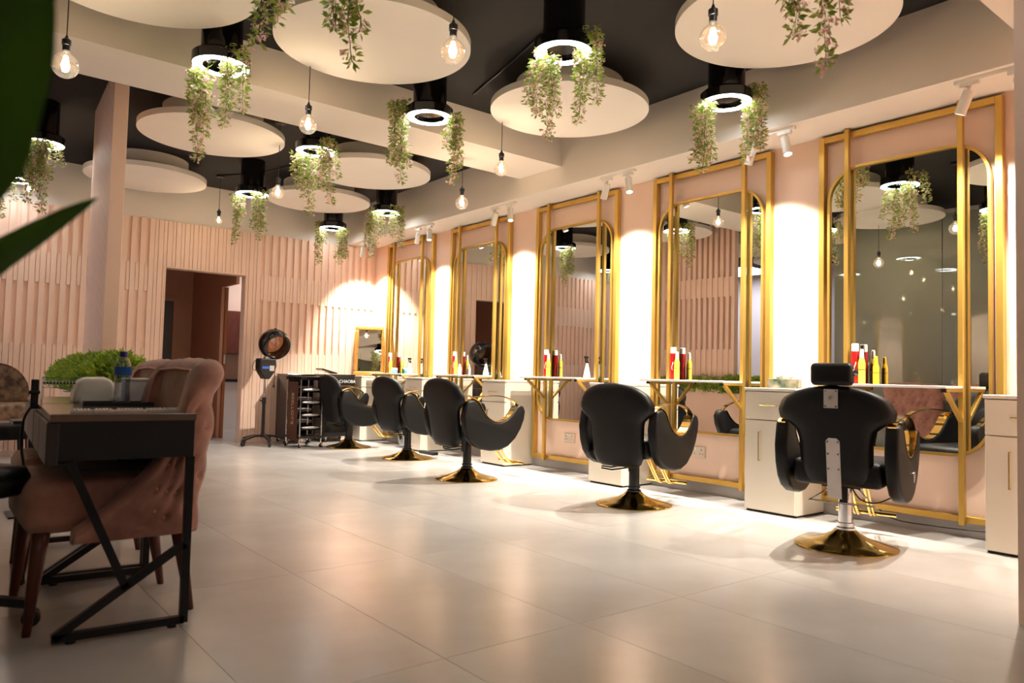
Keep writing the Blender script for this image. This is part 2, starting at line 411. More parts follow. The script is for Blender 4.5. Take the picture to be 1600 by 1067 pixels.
# ------------------------------------------------------------------ ring lamps
ZR = 2.78
rings = [
 (1.388, 4.691, 'black ring lamp in front of the beam at upper left'),
 (2.838, 3.134, 'black ring lamp at top centre before the middle disc'),
 (4.18, 2.97, 'black ring lamp at upper right beside the bulkhead'),
 (2.845, 4.587, 'black ring lamp in the centre before the cross beam'),
 (2.578, 5.962, 'black ring lamp just behind the cross beam'),
 (0.744, 7.391, 'black ring lamp left of the slatted partition'),
 (2.717, 7.906, 'small looking black ring lamp over the doorway side'),
 (4.213, 7.682, 'black ring lamp near the bulkhead over the far chairs'),
 (4.168, 9.009, 'farthest black ring lamp near the back right corner'),
 (0.677, 9.046, 'black ring lamp at the far left, behind hanging vines'),
 (1.175, 2.864, 'black ring lamp above the top edge of the photo, left'),
 (2.62, 1.43, 'black ring lamp above the top edge of the photo, right'),
 (-1.0, 6.3, 'black ring lamp left beyond the beam')]
base_ring = None
for x, y, lab in rings:
    if base_ring is None:
        base_ring = thing('ring_lamp', lab, 'ceiling lamp', (x, y, 0), 0, 'black cylinder lamps with glowing white rings')
        sharp(mk('cylinder', MB().lathe([(.122, ZR+.07), (.122, ZC)], seg=40, cap=True), BLKG, base_ring, smooth=True), 30)
        sharp(mk('flange', MB().lathe([(.10, ZR+.004), (.10, ZR+.06), (.122, ZR+.075), (.155, ZR+.075), (.172, ZR+.06), (.172, ZR), (.166, ZR), (.166, ZR+.004)], seg=48, cap=False), BLKG, base_ring, smooth=True), 30)
        mk('diffuser', MB().lathe([(.112, ZR-.001), (.165, ZR-.001), (.165, ZR+.003), (.112, ZR+.003), (.112, ZR-.001)], seg=48, cap=False), RINGE, base_ring)
        mk('inner_plate', MB().lathe([(.0, ZR+.02), (.112, ZR+.02), (.112, ZR-.001)], seg=40, cap=False), BLKG, base_ring)
    else:
        o = copy_tree(base_ring); o.location = (x, y, 0); o['label'] = lab

# ------------------------------------------------------------------ trailing vines
def make_vine(seed, length, width, strands):
    rnd = random.Random(seed)
    st, lf, fl = MB(), MB(), MB()
    def leaf(p, d, size):
        d = d.normalized(); s_ = d.orthogonal().normalized(); s_ = (Matrix.Rotation(rnd.uniform(0, 6.28), 3, d) @ s_)
        nrm = d.cross(s_)
        w = size*.19; mid = p+d*size*.5-nrm*size*.06
        a, b, c, e, m_ = [lf.bm.verts.new(q) for q in (p, mid+s_*w+nrm*size*.1, p+d*size-nrm*size*.12, mid-s_*w+nrm*size*.1, mid)]
        lf.bm.faces.new((a, b, m_)); lf.bm.faces.new((b, c, m_)); lf.bm.faces.new((c, e, m_)); lf.bm.faces.new((e, a, m_))
    def flower(p, size):
        for q in range(4):
            d = Vector((rnd.gauss(0, 1), rnd.gauss(0, 1), rnd.gauss(-.3, .8))).normalized(); s_ = d.orthogonal().normalized()
            a, b, c = [fl.bm.verts.new(v) for v in (p, p+d*size+s_*size*.45, p+d*size-s_*size*.45)]
            fl.bm.faces.new((a, b, c))
    for s in range(strands):
        ln = length*(1.0 if s == 0 else rnd.uniform(.35, .85))
        a0 = rnd.uniform(0, 6.28); off = Vector((math.cos(a0), math.sin(a0), 0))*width*(.12+.3*rnd.random())
        p = off+Vector((0, 0, .01)); pts = [p.copy()]; n = int(ln/.022)
        drift = Vector((rnd.gauss(0, .0012), rnd.gauss(0, .0012), 0))
        for i in range(n):
            p = p+Vector((rnd.gauss(0, .004), rnd.gauss(0, .004), -.022))+drift
            pts.append(p.copy())
        if s == 0: pts0 = pts
        st.tube(pts, .0016, 4)
        for i, q in enumerate(pts):
            fade = 1-.45*i/len(pts)
            for _ in range(7):
                ang = rnd.uniform(0, 6.28); d = Vector((math.cos(ang), math.sin(ang), rnd.uniform(-.9, .45)))
                leaf(q+Vector((math.cos(ang), math.sin(ang), 0))*rnd.uniform(0, .022), d, rnd.uniform(.030, .050)*(.65+.35*fade))
            for _ in range(rnd.choice((2, 3, 3))):
                ang = rnd.uniform(0, 6.28); rr = rnd.uniform(.012, .042)*(.6+.5*fade)
                flower(q+Vector((math.cos(ang)*rr, math.sin(ang)*rr, rnd.uniform(-.02, .01))), rnd.uniform(.011, .018))
    return st, lf, fl
vproto = []
for sd, ln, wd, ns in ((1, .50, .15, 5), (2, .50, .24, 8), (3, .50, .20, 6), (4, .50, .16, 5)):
    st, lf, fl = make_vine(sd, ln, wd, ns)
    r = bpy.data.objects.new('hanging_vine', None); COL.objects.link(r)
    a = mk('stem', st, STEMM, r, norm=False)
    b = mk('leaves', lf, LEAFM, r, norm=False); b['kind'] = 'stuff'
    c = mk('blossoms', fl, FLOW, r, norm=False); c['kind'] = 'stuff'
    vproto.append([r, 0])
VR = Vector((.781, -.625, 0)); VN = Vector((-.625, -.781, 0))   # sideways / towards the seating area
vines = [  # ring, sideways, front, top dz, length, proto, label
 (0, -.13, -.02, -.03, .55, 1, 'left trailing vine of the upper left ring lamp, reaching lowest there'),
 (0, .14, .10, .06, .50, 2, 'right trailing vine spilling over the upper left ring lamp'),
 (1, -.13, -.02, -.03, .47, 2, 'left trailing vine of the top centre ring lamp'),
 (1, .15, .09, .08, .54, 2, 'right trailing vine spilling over the top centre ring lamp'),
 (2, -.17, .02, -.02, .50, 0, 'left trailing vine of the upper right ring lamp'),
 (2, .165, .04, .09, .53, 0, 'right trailing vine of the upper right ring lamp'),
 (3, -.20, .02, .09, .58, 0, 'left trailing vine of the centre ring lamp before the beam'),
 (3, .18, .02, -.01, .50, 3, 'right trailing vine of the centre ring lamp before the beam'),
 (4, -.13, -.03, -.03, .52, 1, 'left trailing vine of the ring lamp just behind the beam'),
 (4, .13, .10, .05, .55, 2, 'right trailing vine of the ring lamp just behind the beam'),
 (5, -.15, .08, .05, .58, 1, 'bushy trailing vine at far left, left of two on its lamp'),
 (5, .0, .12, -.02, .60, 1, 'bushy trailing vine at far left, hanging lowest near the leaf'),
 (5, .12, .10, -.02, .34, 2, 'short trailing vine on the right of the far left ring lamp'),
 (6, -.17, .0, .0, .55, 3, 'slim trailing vine left of the small ring lamp above the doorway'),
 (6, .12, .08, .0, .50, 0, 'slim trailing vine right of the small ring lamp above the doorway'),
 (7, -.10, .10, .0, .57, 2, 'left trailing vine of the ring lamp above the second far chair'),
 (7, .13, .10, .04, .47, 2, 'right trailing vine of the ring lamp above the second far chair'),
 (8, -.17, .02, .07, .57, 3, 'left trailing vine of the farthest ring lamp'),
 (8, .12, .05, .0, .50, 0, 'right trailing vine of the farthest ring lamp'),
 (9, .0, .14, .0, .45, 2, 'trailing vine of the far left ring lamp by the back wall'),
 (10, -.15, .0, .0, .56, 2, 'trailing vine cut by the top edge, right of the top left disc'),
 (10, .17, .0, .0, .62, 0, 'trailing vine cut by the top edge, in front of the large disc'),
 (11, -.11, .0, .0, .60, 3, 'thin trailing vine at top right, left of the pair on the disc'),
 (11, .06, .0, .0, .68, 1, 'bushy trailing vine at top right, hanging before the disc'),
 (12, .1, .0, .05, .5, 2, 'trailing vine left beyond the beam')]
for ri, sx, fr, dz, ln, pt, lab in vines:
    r, used = vproto[pt]
    if used: r = copy_tree(r)
    else: vproto[pt][1] = 1
    x, y, _ = rings[ri]
    p = Vector((x, y, ZR+dz))+VR*sx+VN*fr
    r.location = p; r.rotation_euler = (0, 0, random.uniform(0, 6.28)); r.scale = (1, 1, ln/.5)
    tag(r, lab, 'vine', 'artificial vines hanging from the ring lamps')

# ------------------------------------------------------------------ pendant bulbs
bulbs = [ # x,y,z,diam,label
 (.527, 4.41, 2.45, .128, 'pendant globe bulb at the upper left, beside the big leaf'),
 (1.97, 2.98, 2.48, .122, 'pendant globe bulb in front of the large top disc'),
 (2.77, 2.045, 2.47, .122, 'pendant globe bulb in front of the top right disc'),
 (1.947, 4.65, 2.53, .118, 'pendant globe bulb in front of the cross beam, left of centre'),
 (3.56, 4.64, 2.55, .112, 'pendant globe bulb in front of the bulkhead corner'),
 (3.76, 5.47, 2.45, .118, 'pendant globe bulb under the bulkhead, above the fourth mirror from the front'),
 (2.458, 6.489, 2.5, .115, 'pendant globe bulb beside the far ring lamp, right of the partition disc'),
 (2.645, 8.78, 2.62, .088, 'smallest pendant bulb against the pink boards above the doorway'),
 (.725, 8.013, 2.5, .10, 'pendant bulb glowing behind the far left vines')]
pb = None
for x, y, z, d, lab in bulbs:
    o = thing('pendant_bulb', lab, 'pendant lamp', (x, y, z), 0, 'pendant globe bulbs with filaments')
    R = d/2
    prof = [(.0005, -R)]+[(R*math.sin(a), -R*math.cos(a)) for a in [PI*i/14 for i in range(1, 12)]]+[(R*.36, R*1.0), (R*.30, R*1.22)]
    mk('bulb', MB().lathe(prof, seg=24, cap=False), BULBG, o, smooth=True)
    mk('filament', MB().lathe([(.0005, -R*.45), (R*.22, -R*.42), (R*.30, 0), (R*.2, R*.5), (.0005, R*.52)], seg=10, cap=False), FILE, o)
    mk('socket', MB().lathe([(.0165, R*1.12), (.018, R*1.2), (.018, R*1.2+.03), (.022, R*1.2+.032), (.022, R*1.2+.058), (.010, R*1.2+.068), (.004, R*1.2+.085)], seg=16), BLKP, o, smooth=False)
    mk('cord', MB().tube([(0, 0, R*1.2+.08), (0, 0, ZC-z)], .0028, 6), BLKP, o)
    mk('canopy', MB().lathe([(.045, ZC-z-.02), (.045, ZC-z)], seg=20), BLKP, o)
    l = lamp('bulb_light', 'POINT', (0, 0, 0), BULB_W, BULBC, R*.35); l.parent = o
# black service cables on the ceiling
tag(mk('ceiling_cable', MB().tube([(2.55, 2.6, ZC-.012), (3.05, 3.5, ZC-.012), (3.25, 4.3, ZC-.012), (3.35, 4.75, ZC-.012)], .008, 6), BLKP), 'thin black cable running along the black ceiling by the top centre disc', 'cable')
tag(mk('ceiling_cable', MB().tube([(2.62, 8.75, ZC-.012), (2.95, 8.3, ZC-.012), (3.1, 7.6, ZC-.012)], .008, 6), BLKP), 'thin black cable on the ceiling from the smallest pendant bulb', 'cable')

# ------------------------------------------------------------------ slatted partition and planter
pr_ = thing('slat_partition', 'tall pink slatted partition standing on the planter at the left', 'partition', (1.05, 6.108, 0), math.radians(-3.3))
PL = 1.235; ns = 14; sw = .054
for i in range(ns):
    y0 = i*(PL-sw)/(ns-1)
    mk('slat', MB().box(0, .10, y0, y0+sw, .80, ZC), PINKD, pr_, bevel=.003, bseg=1)
for i in range(ns-1):
    y0 = i*(PL-sw)/(ns-1)+sw+.002; y1 = (i+1)*(PL-sw)/(ns-1)-.002
    mk('infill', MB().box(.016, .084, y0, y1, 2.10, 2.38), PINKD, pr_)
    mk('infill', MB().box(.016, .084, y0, y1, .80, 1.36), PINKD, pr_)
pw = thing('planter_wall', 'low pink planter wall topped with green foliage', 'planter', (1.03, 5.15, 0), math.radians(-3.3))
mk('trough', MB().box(-.14, .22, 0, 2.9, 0, .80), PINKD, pw, bevel=.005)
gm = MB(); rnd = random.Random(5)
def sprig(g, p, d, size):
    d = d.normalized(); s_ = d.orthogonal().normalized(); s_ = Matrix.Rotation(rnd.uniform(0, 6.28), 3, d) @ s_
    a, b, c, e = [g.bm.verts.new(q) for q in (p, p+d*size*.5+s_*size*.16, p+d*size, p+d*size*.5-s_*size*.16)]
    g.bm.faces.new((a, b, c)); g.bm.faces.new((a, c, e))
for i in range(15000):
    near = rnd.random() < .35
    yy = rnd.uniform(.25, 1.1) if near else rnd.uniform(.25, 2.9)
    lobe = .5+.5*math.sin(yy*9+1)*math.cos(yy*4)
    hh = .19+.05*lobe
    u = rnd.uniform(-1, 1); v = rnd.random()
    x = .0+u*.25; zz = .80-.03+(hh*(1-u*u*.75))*v
    if abs(u) > .78: zz -= rnd.random()*.05
    sprig(gm, Vector((x, yy+rnd.uniform(-.06, .0), zz)), Vector((u*.8+rnd.gauss(0, .5), rnd.gauss(0, .6)-(.6 if yy < .1 else 0), rnd.uniform(.1, 1.1))), rnd.uniform(.035, .065))
gf = mk('foliage', gm, GRASS, pw, norm=False); gf['kind'] = 'stuff'

# ------------------------------------------------------------------ styling stations
def make_station(label):
    t = thing('styling_station', label, 'mirror', (W, 0, 0), 0, 'gold framed salon mirrors with shelves')
    # +x is into the wall; y local
    for s in (-1, 1): mk('post', MB().box(-.05, -.001, s*.555-.02, s*.555+.02, .088, 2.652), GOLD, t, bevel=.002, bseg=1)
    mk('rail', MB().box(-.048, -.001, -.535, .535, 2.612, 2.652), GOLD, t, bevel=.002, bseg=1)
    mk('rail', MB().box(-.048, -.001, -.535, .535, .088, .128), GOLD, t, bevel=.002, bseg=1)
    mk('mirror_glass', MB().prism(rrect(-.500, .500, .49, 2.40, .22, 10), lambda u, v, w: (-.030+w, u, v), .008), MIRROR, t)
    mk('mirror_frame', MB().sweep([(-.026, y, z) for y, z in rrect(-.503, .503, .487, 2.403, .223, 10)], (1, 0, 0), .04, .018, closed=True), GOLD, t)
    for s in (-1, 1): mk('upright', MB().box(-.085, -.052, s*.357-.016, s*.357+.016, .075, 2.665), GOLD, t, bevel=.002, bseg=1)
    mk('shelf', MB().box(-.335, -.087, -.37, .45, .892, .908), SHELF, t, bevel=.002, bseg=1)
    for s in (-1, 1):
        mk('bracket', MB().sweep([(-.30, s*.357, .875), (-.085, s*.357, .70)], (0, 1, 0), .024, .02).sweep([(-.325, s*.357, .882), (-.085, s*.357, .882)], (0, 1, 0), .024, .018), GOLD, t)
        mk('end_cap', MB().box(-.337, -.325, s*.357-.014, s*.357+.014, .870, .891), BLKP, t)
    return t
scs = [(2.168, 'nearest gold framed mirror, behind the chair with the headrest'),
       (3.70, 'second gold framed mirror from the front, tissue box beside it'),
       (5.272, 'middle gold framed mirror, third of the five'),
       (6.86, 'fourth gold framed mirror from the front'),
       (8.40, 'farthest gold framed mirror beside the gilt picture mirror')]
st0 = make_station(scs[0][1]); st0.location.y = scs[0][0]
for y, lab in scs[1:]:
    o = copy_tree(st0); o.location.y = y; o['label'] = lab

# cabinets
def make_cab(label):
    t = thing('drawer_cabinet', label, 'cabinet', (W-.0, 0, 0), 0, 'cream cabinets between the mirrors')
    mk('body', MB().box(-.375, -.018, -.195, .195, .012, .845), WHITE, t, bevel=.003, bseg=1)
    mk('plinth', MB().box(-.37, -.018, -.19, .19, 0, .012), BLKM, t)
    mk('top', MB().box(-.40, -.018, -.20, .20, .845, .865), WHITE, t, bevel=.003, bseg=1)
    d = mk('drawer', MB().box(-.395, -.375, -.192, .192, .645, .838), WHITE, t, bevel=.002, bseg=1)
    mk('handle', MB().tube([(-.395, -.06, .745), (-.418, -.06, .745), (-.418, .06, .745), (-.395, .06, .745)], .004, 6), GOLDP, d)
    d = mk('door', MB().box(-.395, -.375, -.192, .192, .018, .638), WHITE, t, bevel=.002, bseg=1)
    mk('handle', MB().tube([(-.395, .07, .56), (-.418, .07, .56), (-.418, .07, .36), (-.395, .07, .36)], .004, 6), GOLDP, d)
    return t
cabs = [(1.385, 'nearest cream cabinet at the right edge of the photo'),
        (2.905, 'cream cabinet carrying the tissue box'),
        (4.47, 'cream cabinet behind the second chair from the front'),
        (6.06, 'cream cabinet beside the third chair from the front'),
        (7.63, 'cream cabinet behind the fourth chair, left of the fourth mirror'),
        (9.14, 'farthest cream cabinet below the gilt picture mirror')]
c0 = make_cab(cabs[0][1]); c0.location.y = cabs[0][0]
for y, lab in cabs[1:]:
    o = copy_tree(c0); o.location.y = y; o['label'] = lab

# track spot pairs + their real light
trk = None
for i, (y, desc) in enumerate([(1.525, 'at the right edge'), (2.93, 'between the two nearest mirrors'), (4.385, 'between the second and third mirrors'), (5.985, 'between the third and fourth mirrors'), (7.51, 'between the two farthest mirrors'), (8.93, 'in the far corner')]):
    t = thing('track_spotlight', 'white twin spotlight on a short ceiling track '+desc, 'spotlight', (4.63, y, ZS), 0, 'white twin spotlights above the mirrors')
    mk('track', MB().box(-.017, .017, -.20, .20, -.022, 0), SPOTW, t, bevel=.002, bseg=1)
    for s in (-1, 1):
        tgt = Vector((.10 if s > 0 else -.06, s*.45, -1.0)).normalized()
        if s < 0: tgt = Vector((-.18, -.30, -1)).normalized()
        R = tgt.to_track_quat('-Z', 'Y').to_matrix()
        piv = Vector((0, s*.12, -.06))
        mk('adapter', MB().box(-.015, .015, s*.12-.05, s*.12+.05, -.045, -.022), SPOTW, t)
        mk('arm', MB().tube([(0, s*.12, -.04), tuple(piv+tgt*.02)], .008, 8), SPOTW, t)
        h = sharp(mk('head', MB().lathe([(.026, -.135), (.030, -.135), (.030, .0), (.0, .002)], c=tuple(piv+tgt*.01), seg=24, rot=R, cap=False), SPOTW, t, smooth=True), 30)
        mk('lens', MB().lathe([(.0, -.095), (.027, -.095)], c=tuple(piv+tgt*.01), seg=20, rot=R, cap=False), mat('spot_lens', (255, 245, 230), .4, emit=WARM, estr=6) if 'spot_lens' not in MATS else MATS['spot_lens'], h)
    # the two beams: one grazes the wall, the other reaches over the chair
    lamp('spot_beam', 'SPOT', (4.63, y+.17, ZS-.21), SPOT_WALL_W, WARM, .03, (5.02, y+.05, .75), angle=98, blend=.7)
    lamp('spot_beam', 'SPOT', (4.60, y-.17, ZS-.21), SPOT_CHAIR_W*(.6, 1, 1, 1, 1, .45)[i], WARM, .018, ((4.15, y+.45, .3) if i < 5 else (4.95, L, 1.0)), angle=88, blend=.5)

# outlets
def outlet(y, z, lab):
    t = thing('wall_outlet', lab, 'outlet', (W-.001, y, z), 0)
    mk('plate', MB().box(-.010, 0, -.075, .075, -.045, .045), OUTL, t, bevel=.002, bseg=1)
    for s in (-.04, .04):
        mk('pin_slots', MB().box(-.0112, -.0095, s-.003, s+.003, .012, .024).box(-.0112, -.0095, s-.016, s-.010, -.018, -.010).box(-.0112, -.0095, s+.010, s+.016, -.018, -.010), BLKP, t)
        mk('switch', MB().box(-.0135, -.0095, s*.35-.008, s*.35+.008, .015, .033), WHTP, t)
outlet(5.325, .318, 'double wall socket under the middle mirror')
outlet(3.80, .325, 'double wall socket under the second mirror, behind a chair')
tag(mk('power_cable', MB().tube(smoothp([(4.99, 2.35, .11), (4.93, 2.2, .05), (4.95, 1.9, .045), (4.96, 1.6, .06), (4.97, 1.45, .06)]), .004, 6), BLKP), 'thin black cable hanging along the skirting under the nearest mirror', 'cable')

# ------------------------------------------------------------------ styling chairs
def pillow(wf, zf0, zf1, xf, thick, nz=26, ny=14, curve=0.0):
    mb = MB(); rows = []
    n = ny
    for i in range(nz+1):
        tz = i/nz; tt = .5-.5*math.cos(PI*tz); z = zf0+(zf1-zf0)*tt; w = max(wf(z), .001)
        ez = min(1, math.sqrt(max(0, 1-(abs(tt-.5)*2)**8)))
        row = []
        for sgn in (1, -1):
            for j in range(n+1):
                a = -1+2*j/n if sgn > 0 else 1-2*j/n
                if sgn < 0 and (j == 0 or j == n): continue
                th = thick/2*math.sqrt(max(0, 1-abs(a)**4))*max(ez, .05)
                row.append(Vector((xf(z)+curve*(a*w)**2+sgn*(-th), a*w, z)))
        rows.append(row)
    V = mb.grid(rows, closed_u=True)
    mb.bm.faces.new(list(reversed(V[0]))); mb.bm.faces.new(V[-1])
    return mb
def interp(tab, z):
    if z <= tab[0][0]: return tab[0][1]
    for (a, b), (c, d) in zip(tab, tab[1:]):
        if z <= c: 
            t = (z-a)/(c-a); return b+(d-b)*t
    return tab[-1][1]
ARM = [(-.24, .69), (-.17, .70), (-.12, .675), (-.075, .61), (-.02, .55), (.05, .515), (.12, .508), (.19, .532), (.25, .58), (.295, .64), (.33, .658), (.375, .645), (.395, .60), (.385, .53), (.35, .45), (.29, .365), (.21, .30), (.12, .27), (.02, .268), (-.08, .285), (-.16, .32), (-.22, .38), (-.255, .46), (-.27, .56)]
def make_chair(label, headrest=False):
    t = thing('styling_chair', label, 'chair', (0, 0, 0), 0, 'black and gold hydraulic styling chairs')
    sharp(mk('base', MB().lathe([(.0, 0), (.272, 0), (.272, .006), (.262, .012), (.19, .028), (.12, .05), (.075, .075), (.055, .095), (.0, .096)], seg=56, cap=False), GOLDD, t, smooth=True), 50)
    mcol = CHROME if headrest else BLKG
    sharp(mk('column', MB().lathe([(.034, .09), (.052, .092), (.052, .105), (.040, .112), (.040, .12), (.046, .122), (.046, .132), (.038, .135), (.038, .325)], seg=28), mcol, t, smooth=True), 40)
    mk('piston', MB().lathe([(.020, .32), (.020, .40)], seg=16), CHROME, t, smooth=False)
    mk('bracket', MB().box(-.05, -.01, -.02, .02, .24, .335).box(-.11, .11, -.10, .10, .335, .355), BLKM, t)
    sgn = -1
    if headrest:
        mk('pump_lever', MB().tube([(0, .05, .34), (-.10, .17, .25), (-.10, -.17, .25), (0, -.05, .34)], .006, 8), CHROME, t)
        mk('release_cable', MB().tube(smoothp([(-.05, -.04, .34), (-.10, -.10, .28), (-.08, -.18, .27), (0, -.27, .32)]), .004, 6), BLKP, t)
    else:
        mk('pump_lever', MB().tube([(-.02, .03, .285), (-.09, .14, .262), (-.12, .20, .268), (-.10, .215, .25), (-.06, .15, .24), (0, .04, .262)], .0055, 8), BLKG, t)
    mk('seat', MB().box(-.22, .30, -.235, .235, .352, .492), BLKL, t, smooth=True, bevel=.04, bseg=4)
    if headrest:
        tab = [(.36, .16), (.45, .185), (.60, .19), (.655, .205), (.70, .26), (.712, .298), (.76, .302), (.82, .275), (.86, .205), (.885, .12), (.895, .02)]
        x = pillow(lambda z: interp(tab, z), .36, .895, lambda z: -.20-.16*(z-.36), .085, 30, 16, .35)
        back = mk('backrest', x, BLKL, t, smooth=True)
        mk('mounting_plate', MB().prism([(-.035, .29), (.035, .29), (.035, .60), (.02, .615), (-.02, .615), (-.035, .60)], lambda u, v, w: (-.262-.16*(v-.45)+w, u, v), .006), STEEL, back)
        mk('headrest_plate', MB().box(-.328, -.320, -.035, .035, .775, .875), STEEL, back)
        mk('screw', MB().lathe([(.010, 0), (.010, .006)], c=(-.333, 0, .83), seg=12, rot=Matrix.Rotation(-PI/2, 3, 'Y')), CHROME, back)
        for yy in (-.026, .026):
            for zz in (.32+.13, .53, .595): mk('screw', MB().lathe([(.005, 0), (.005, .004)], c=(-.264-.16*(zz-.45), yy, zz), seg=8, rot=Matrix.Rotation(-PI/2, 3, 'Y')), CHROME, back)
            for zz in (.785, .865): mk('screw', MB().lathe([(.005, 0), (.005, .004)], c=(-.328, yy, zz), seg=8, rot=Matrix.Rotation(-PI/2, 3, 'Y')), CHROME, back)
        mk('lumbar_pad', MB().sphere((-.20, 0, .63), .1, 20, 12, (.42, 1.15, 1.35)), BLKL, back, smooth=True)
        hr = mk('headrest', MB().box(-.34, -.25, -.105, .105, .895, 1.015), BLKL, t, smooth=True, bevel=.025, bseg=4)
        mk('knob', MB().lathe([(.016, 0), (.016, .02)], c=(-.29, -.105, .965), seg=16, rot=Matrix.Rotation(PI/2, 3, 'X')), CHROME, hr)
    else:
        tab = [(.29, .13), (.31, .175), (.36, .20), (.50, .212), (.60, .222), (.635, .24), (.655, .285), (.69, .305), (.74, .30), (.80, .262), (.845, .19), (.868, .10), (.877, .02)]
        x = pillow(lambda z: interp(tab, z), .29, .877, lambda z: -.235-.17*(z-.36), .10, 30, 16, .35)
        mk('backrest', x, BLKL, t, smooth=True)
    for s in (-1, 1):
        y0 = s*.245
        yy0, yy1 = (y0, y0+.07) if s > 0 else (y0-.07, y0)
        a = mk('armrest', MB().prism(ARM, lambda u, v, w: (u, yy0+w, v), .07), BLKL, t, smooth=True, bevel=.018, bseg=3)
        inner = smoothp([(-.165, yy0+.035, .706), (-.115, yy0+.035, .677), (-.07, yy0+.035, .612), (-.015, yy0+.035, .553), (.05, yy0+.035, .520), (.12, yy0+.035, .513), (.188, yy0+.035, .537), (.246, yy0+.035, .585), (.29, yy0+.035, .645)], 4)
        mk('gold_lining', MB().sweep(inner, (0, 1, 0), .066, .006), GOLDP, a, smooth=False)
        arcp = smoothp([(-.25, yy0+.035, .685), (-.19, yy0+.035, .712), (-.08, yy0+.035, .728), (.06, yy0+.035, .735), (.18, yy0+.035, .722), (.27, yy0+.035, .69), (.33, yy0+.035, .645)], 4)
        mk('gold_handle', MB().sweep(arcp, (0, 1, 0), .040, .008), GOLDP, a)
        if headrest:
            b_ = mk('badge', MB().lathe([(.0, 0), (.032, 0), (.032, .004), (.0, .004)], c=(.15, (yy0-.002) if s < 0 else (yy1+.002), .40), seg=24, rot=Matrix.Rotation(PI/2, 3, 'X'), cap=False), CHROME, a)
    for s in (-1, 1):
        mk('footrest_rod', MB().tube(smoothp([(.24, s*.035, .36), (.33, s*.035, .25), (.42, s*.035, .15), (.47, s*.035, .115), (.53, s*.035, .11)], 4), .008, 8), GOLDP, t, smooth=True)
        mk('footrest_rod', MB().tube(smoothp([(.24, s*.055, .36), (.33, s*.055, .25), (.42, s*.055, .15), (.47, s*.055, .115), (.53, s*.055, .11)], 4), .006, 8), GOLDP, t, smooth=True)
    mk('footrest_bar', MB().tube([(.50, -.17, .125), (.50, .17, .125)], .013, 12), GOLDP, t, smooth=False)
    return t
ch = make_chair('black styling chair behind the nearest headrest chair, second from the front, open lever at left')
ch.location = (4.096, 3.665, 0); ch.rotation_euler = (0, 0, math.radians(12))
for (x, y, a, lab) in [(3.802, 5.341, 1, 'black styling chair third from the front, in front of the middle mirror'),
                       (4.155, 6.945, 3, 'black styling chair fourth from the front'),
                       (4.14, 8.30, 0, 'farthest black styling chair beside the rolling trolley')]:
    o = copy_tree(ch); o.location = (x, y, 0); o.rotation_euler = (0, 0, math.radians(a)); o['label'] = lab
ch['label'] = 'black rounded styling chair second from the front, standing before the second mirror'
c5 = make_chair('nearest black barber chair with headrest, steel back plates and chrome column', True)
c5.location = (4.104, 2.099, 0); c5.rotation_euler = (0, 0, math.radians(14))

# ------------------------------------------------------------------ products on shelves
ZT = .9085
def spray_can(x, y, h, lab, body=RED, cap=WCAP, r=.026):
    t = thing('spray_can', lab, 'bottle', (x, y, ZT), 0, 'hair products on the mirror shelves')
    mk('body', MB().lathe([(r*.96, 0), (r, .004), (r, h*.80), (r*.9, h*.815)], seg=20), body, t)
    mk('cap', MB().lathe([(r*.88, h*.815), (r*.88, h*.98), (r*.8, h)], seg=20), cap, t)
    mk('printed_band', MB().tube([(-r*1.01, -.012+.006*math.sin(k*1.2), h*(.30+.06*k)) for k in range(5)], .0022, 5), LETT, t)
def pump_bottle(x, y, h, lab, body=YEL, r=.022):
    t = thing('product_bottle', lab, 'bottle', (x, y, ZT), 0, 'hair products on the mirror shelves')
    mk('body', MB().lathe([(r*.95, 0), (r, .004), (r, h*.60), (r*.75, h*.70), (r*.6, h*.75)], seg=18), body, t)
    mk('cap', MB().lathe([(r*.62, h*.75), (r*.5, h*.97), (r*.35, h)], seg=16), body if body is AMB else CUSH, t)
    mk('label_band', MB().lathe([(r*1.015, h*.40), (r*1.015, h*.42)], seg=18, cap=False), BLKM, t)
def flask(x, y, h, lab):
    t = thing('spray_flask', lab, 'bottle', (x, y, ZT), 0, 'clear spray flasks on the mirror shelves')
    mk('body', MB().lathe([(.030, 0), (.034, .006), (.033, .02), (.022, h*.38), (.012, h*.60), (.010, h*.68)], seg=18), WATERL, t, smooth=False)
    mk('sprayer', MB().lathe([(.012, h*.68), (.012, h*.78), (.006, h*.80), (.006, h*.93)], seg=12).box(-.035, .012, -.006, .006, h*.90, h*1.0).box(-.026, -.018, -.004, .004, h*.74, h*.9), BLKP, t)
for (sy, s, n) in ((8.744, 'farthest', 0), (7.22, 'fourth', 1), (5.595, 'middle', 2), (3.995, 'second', 3), (2.456, 'nearest', 4)):
    hh = .27
    spray_can(4.925, sy, hh, 'red spray can with white cap on the shelf of the %s mirror' % s)
    pump_bottle(4.905, sy-.055, .232, 'yellow bottle beside the red can on the shelf of the %s mirror' % s)
pump_bottle(4.925, 2.316, .185, 'small amber oil bottle on the nearest mirror shelf', AMB, .020)
pump_bottle(4.92, 7.105, .125, 'short white bottle on the shelf of the fourth mirror', WCAP, .021)
t = thing('cream_jar', 'squat teal cream jar on the shelf of the farthest mirror', 'jar', (4.905, 8.585, ZT), 0)
mk('jar', MB().lathe([(.038, 0), (.040, .004), (.040, .045)], seg=24), TEAL, t); mk('lid', MB().lathe([(.041, .045), (.041, .066), (.038, .070)], seg=24), WCAP, t)
flask(4.905, 8.19, .20, 'clear spray flask on the farthest mirror shelf')
flask(4.90, 6.57, .19, 'clear spray flask with black nozzle on the fourth mirror shelf')
flask(4.90, 4.99, .20, 'clear spray flask with black trigger on the middle mirror shelf')
t = thing('tissue_box', 'printed tissue box on the cream cabinet left of the nearest mirror', 'tissue box', (4.83, 2.92, .866), math.radians(8))
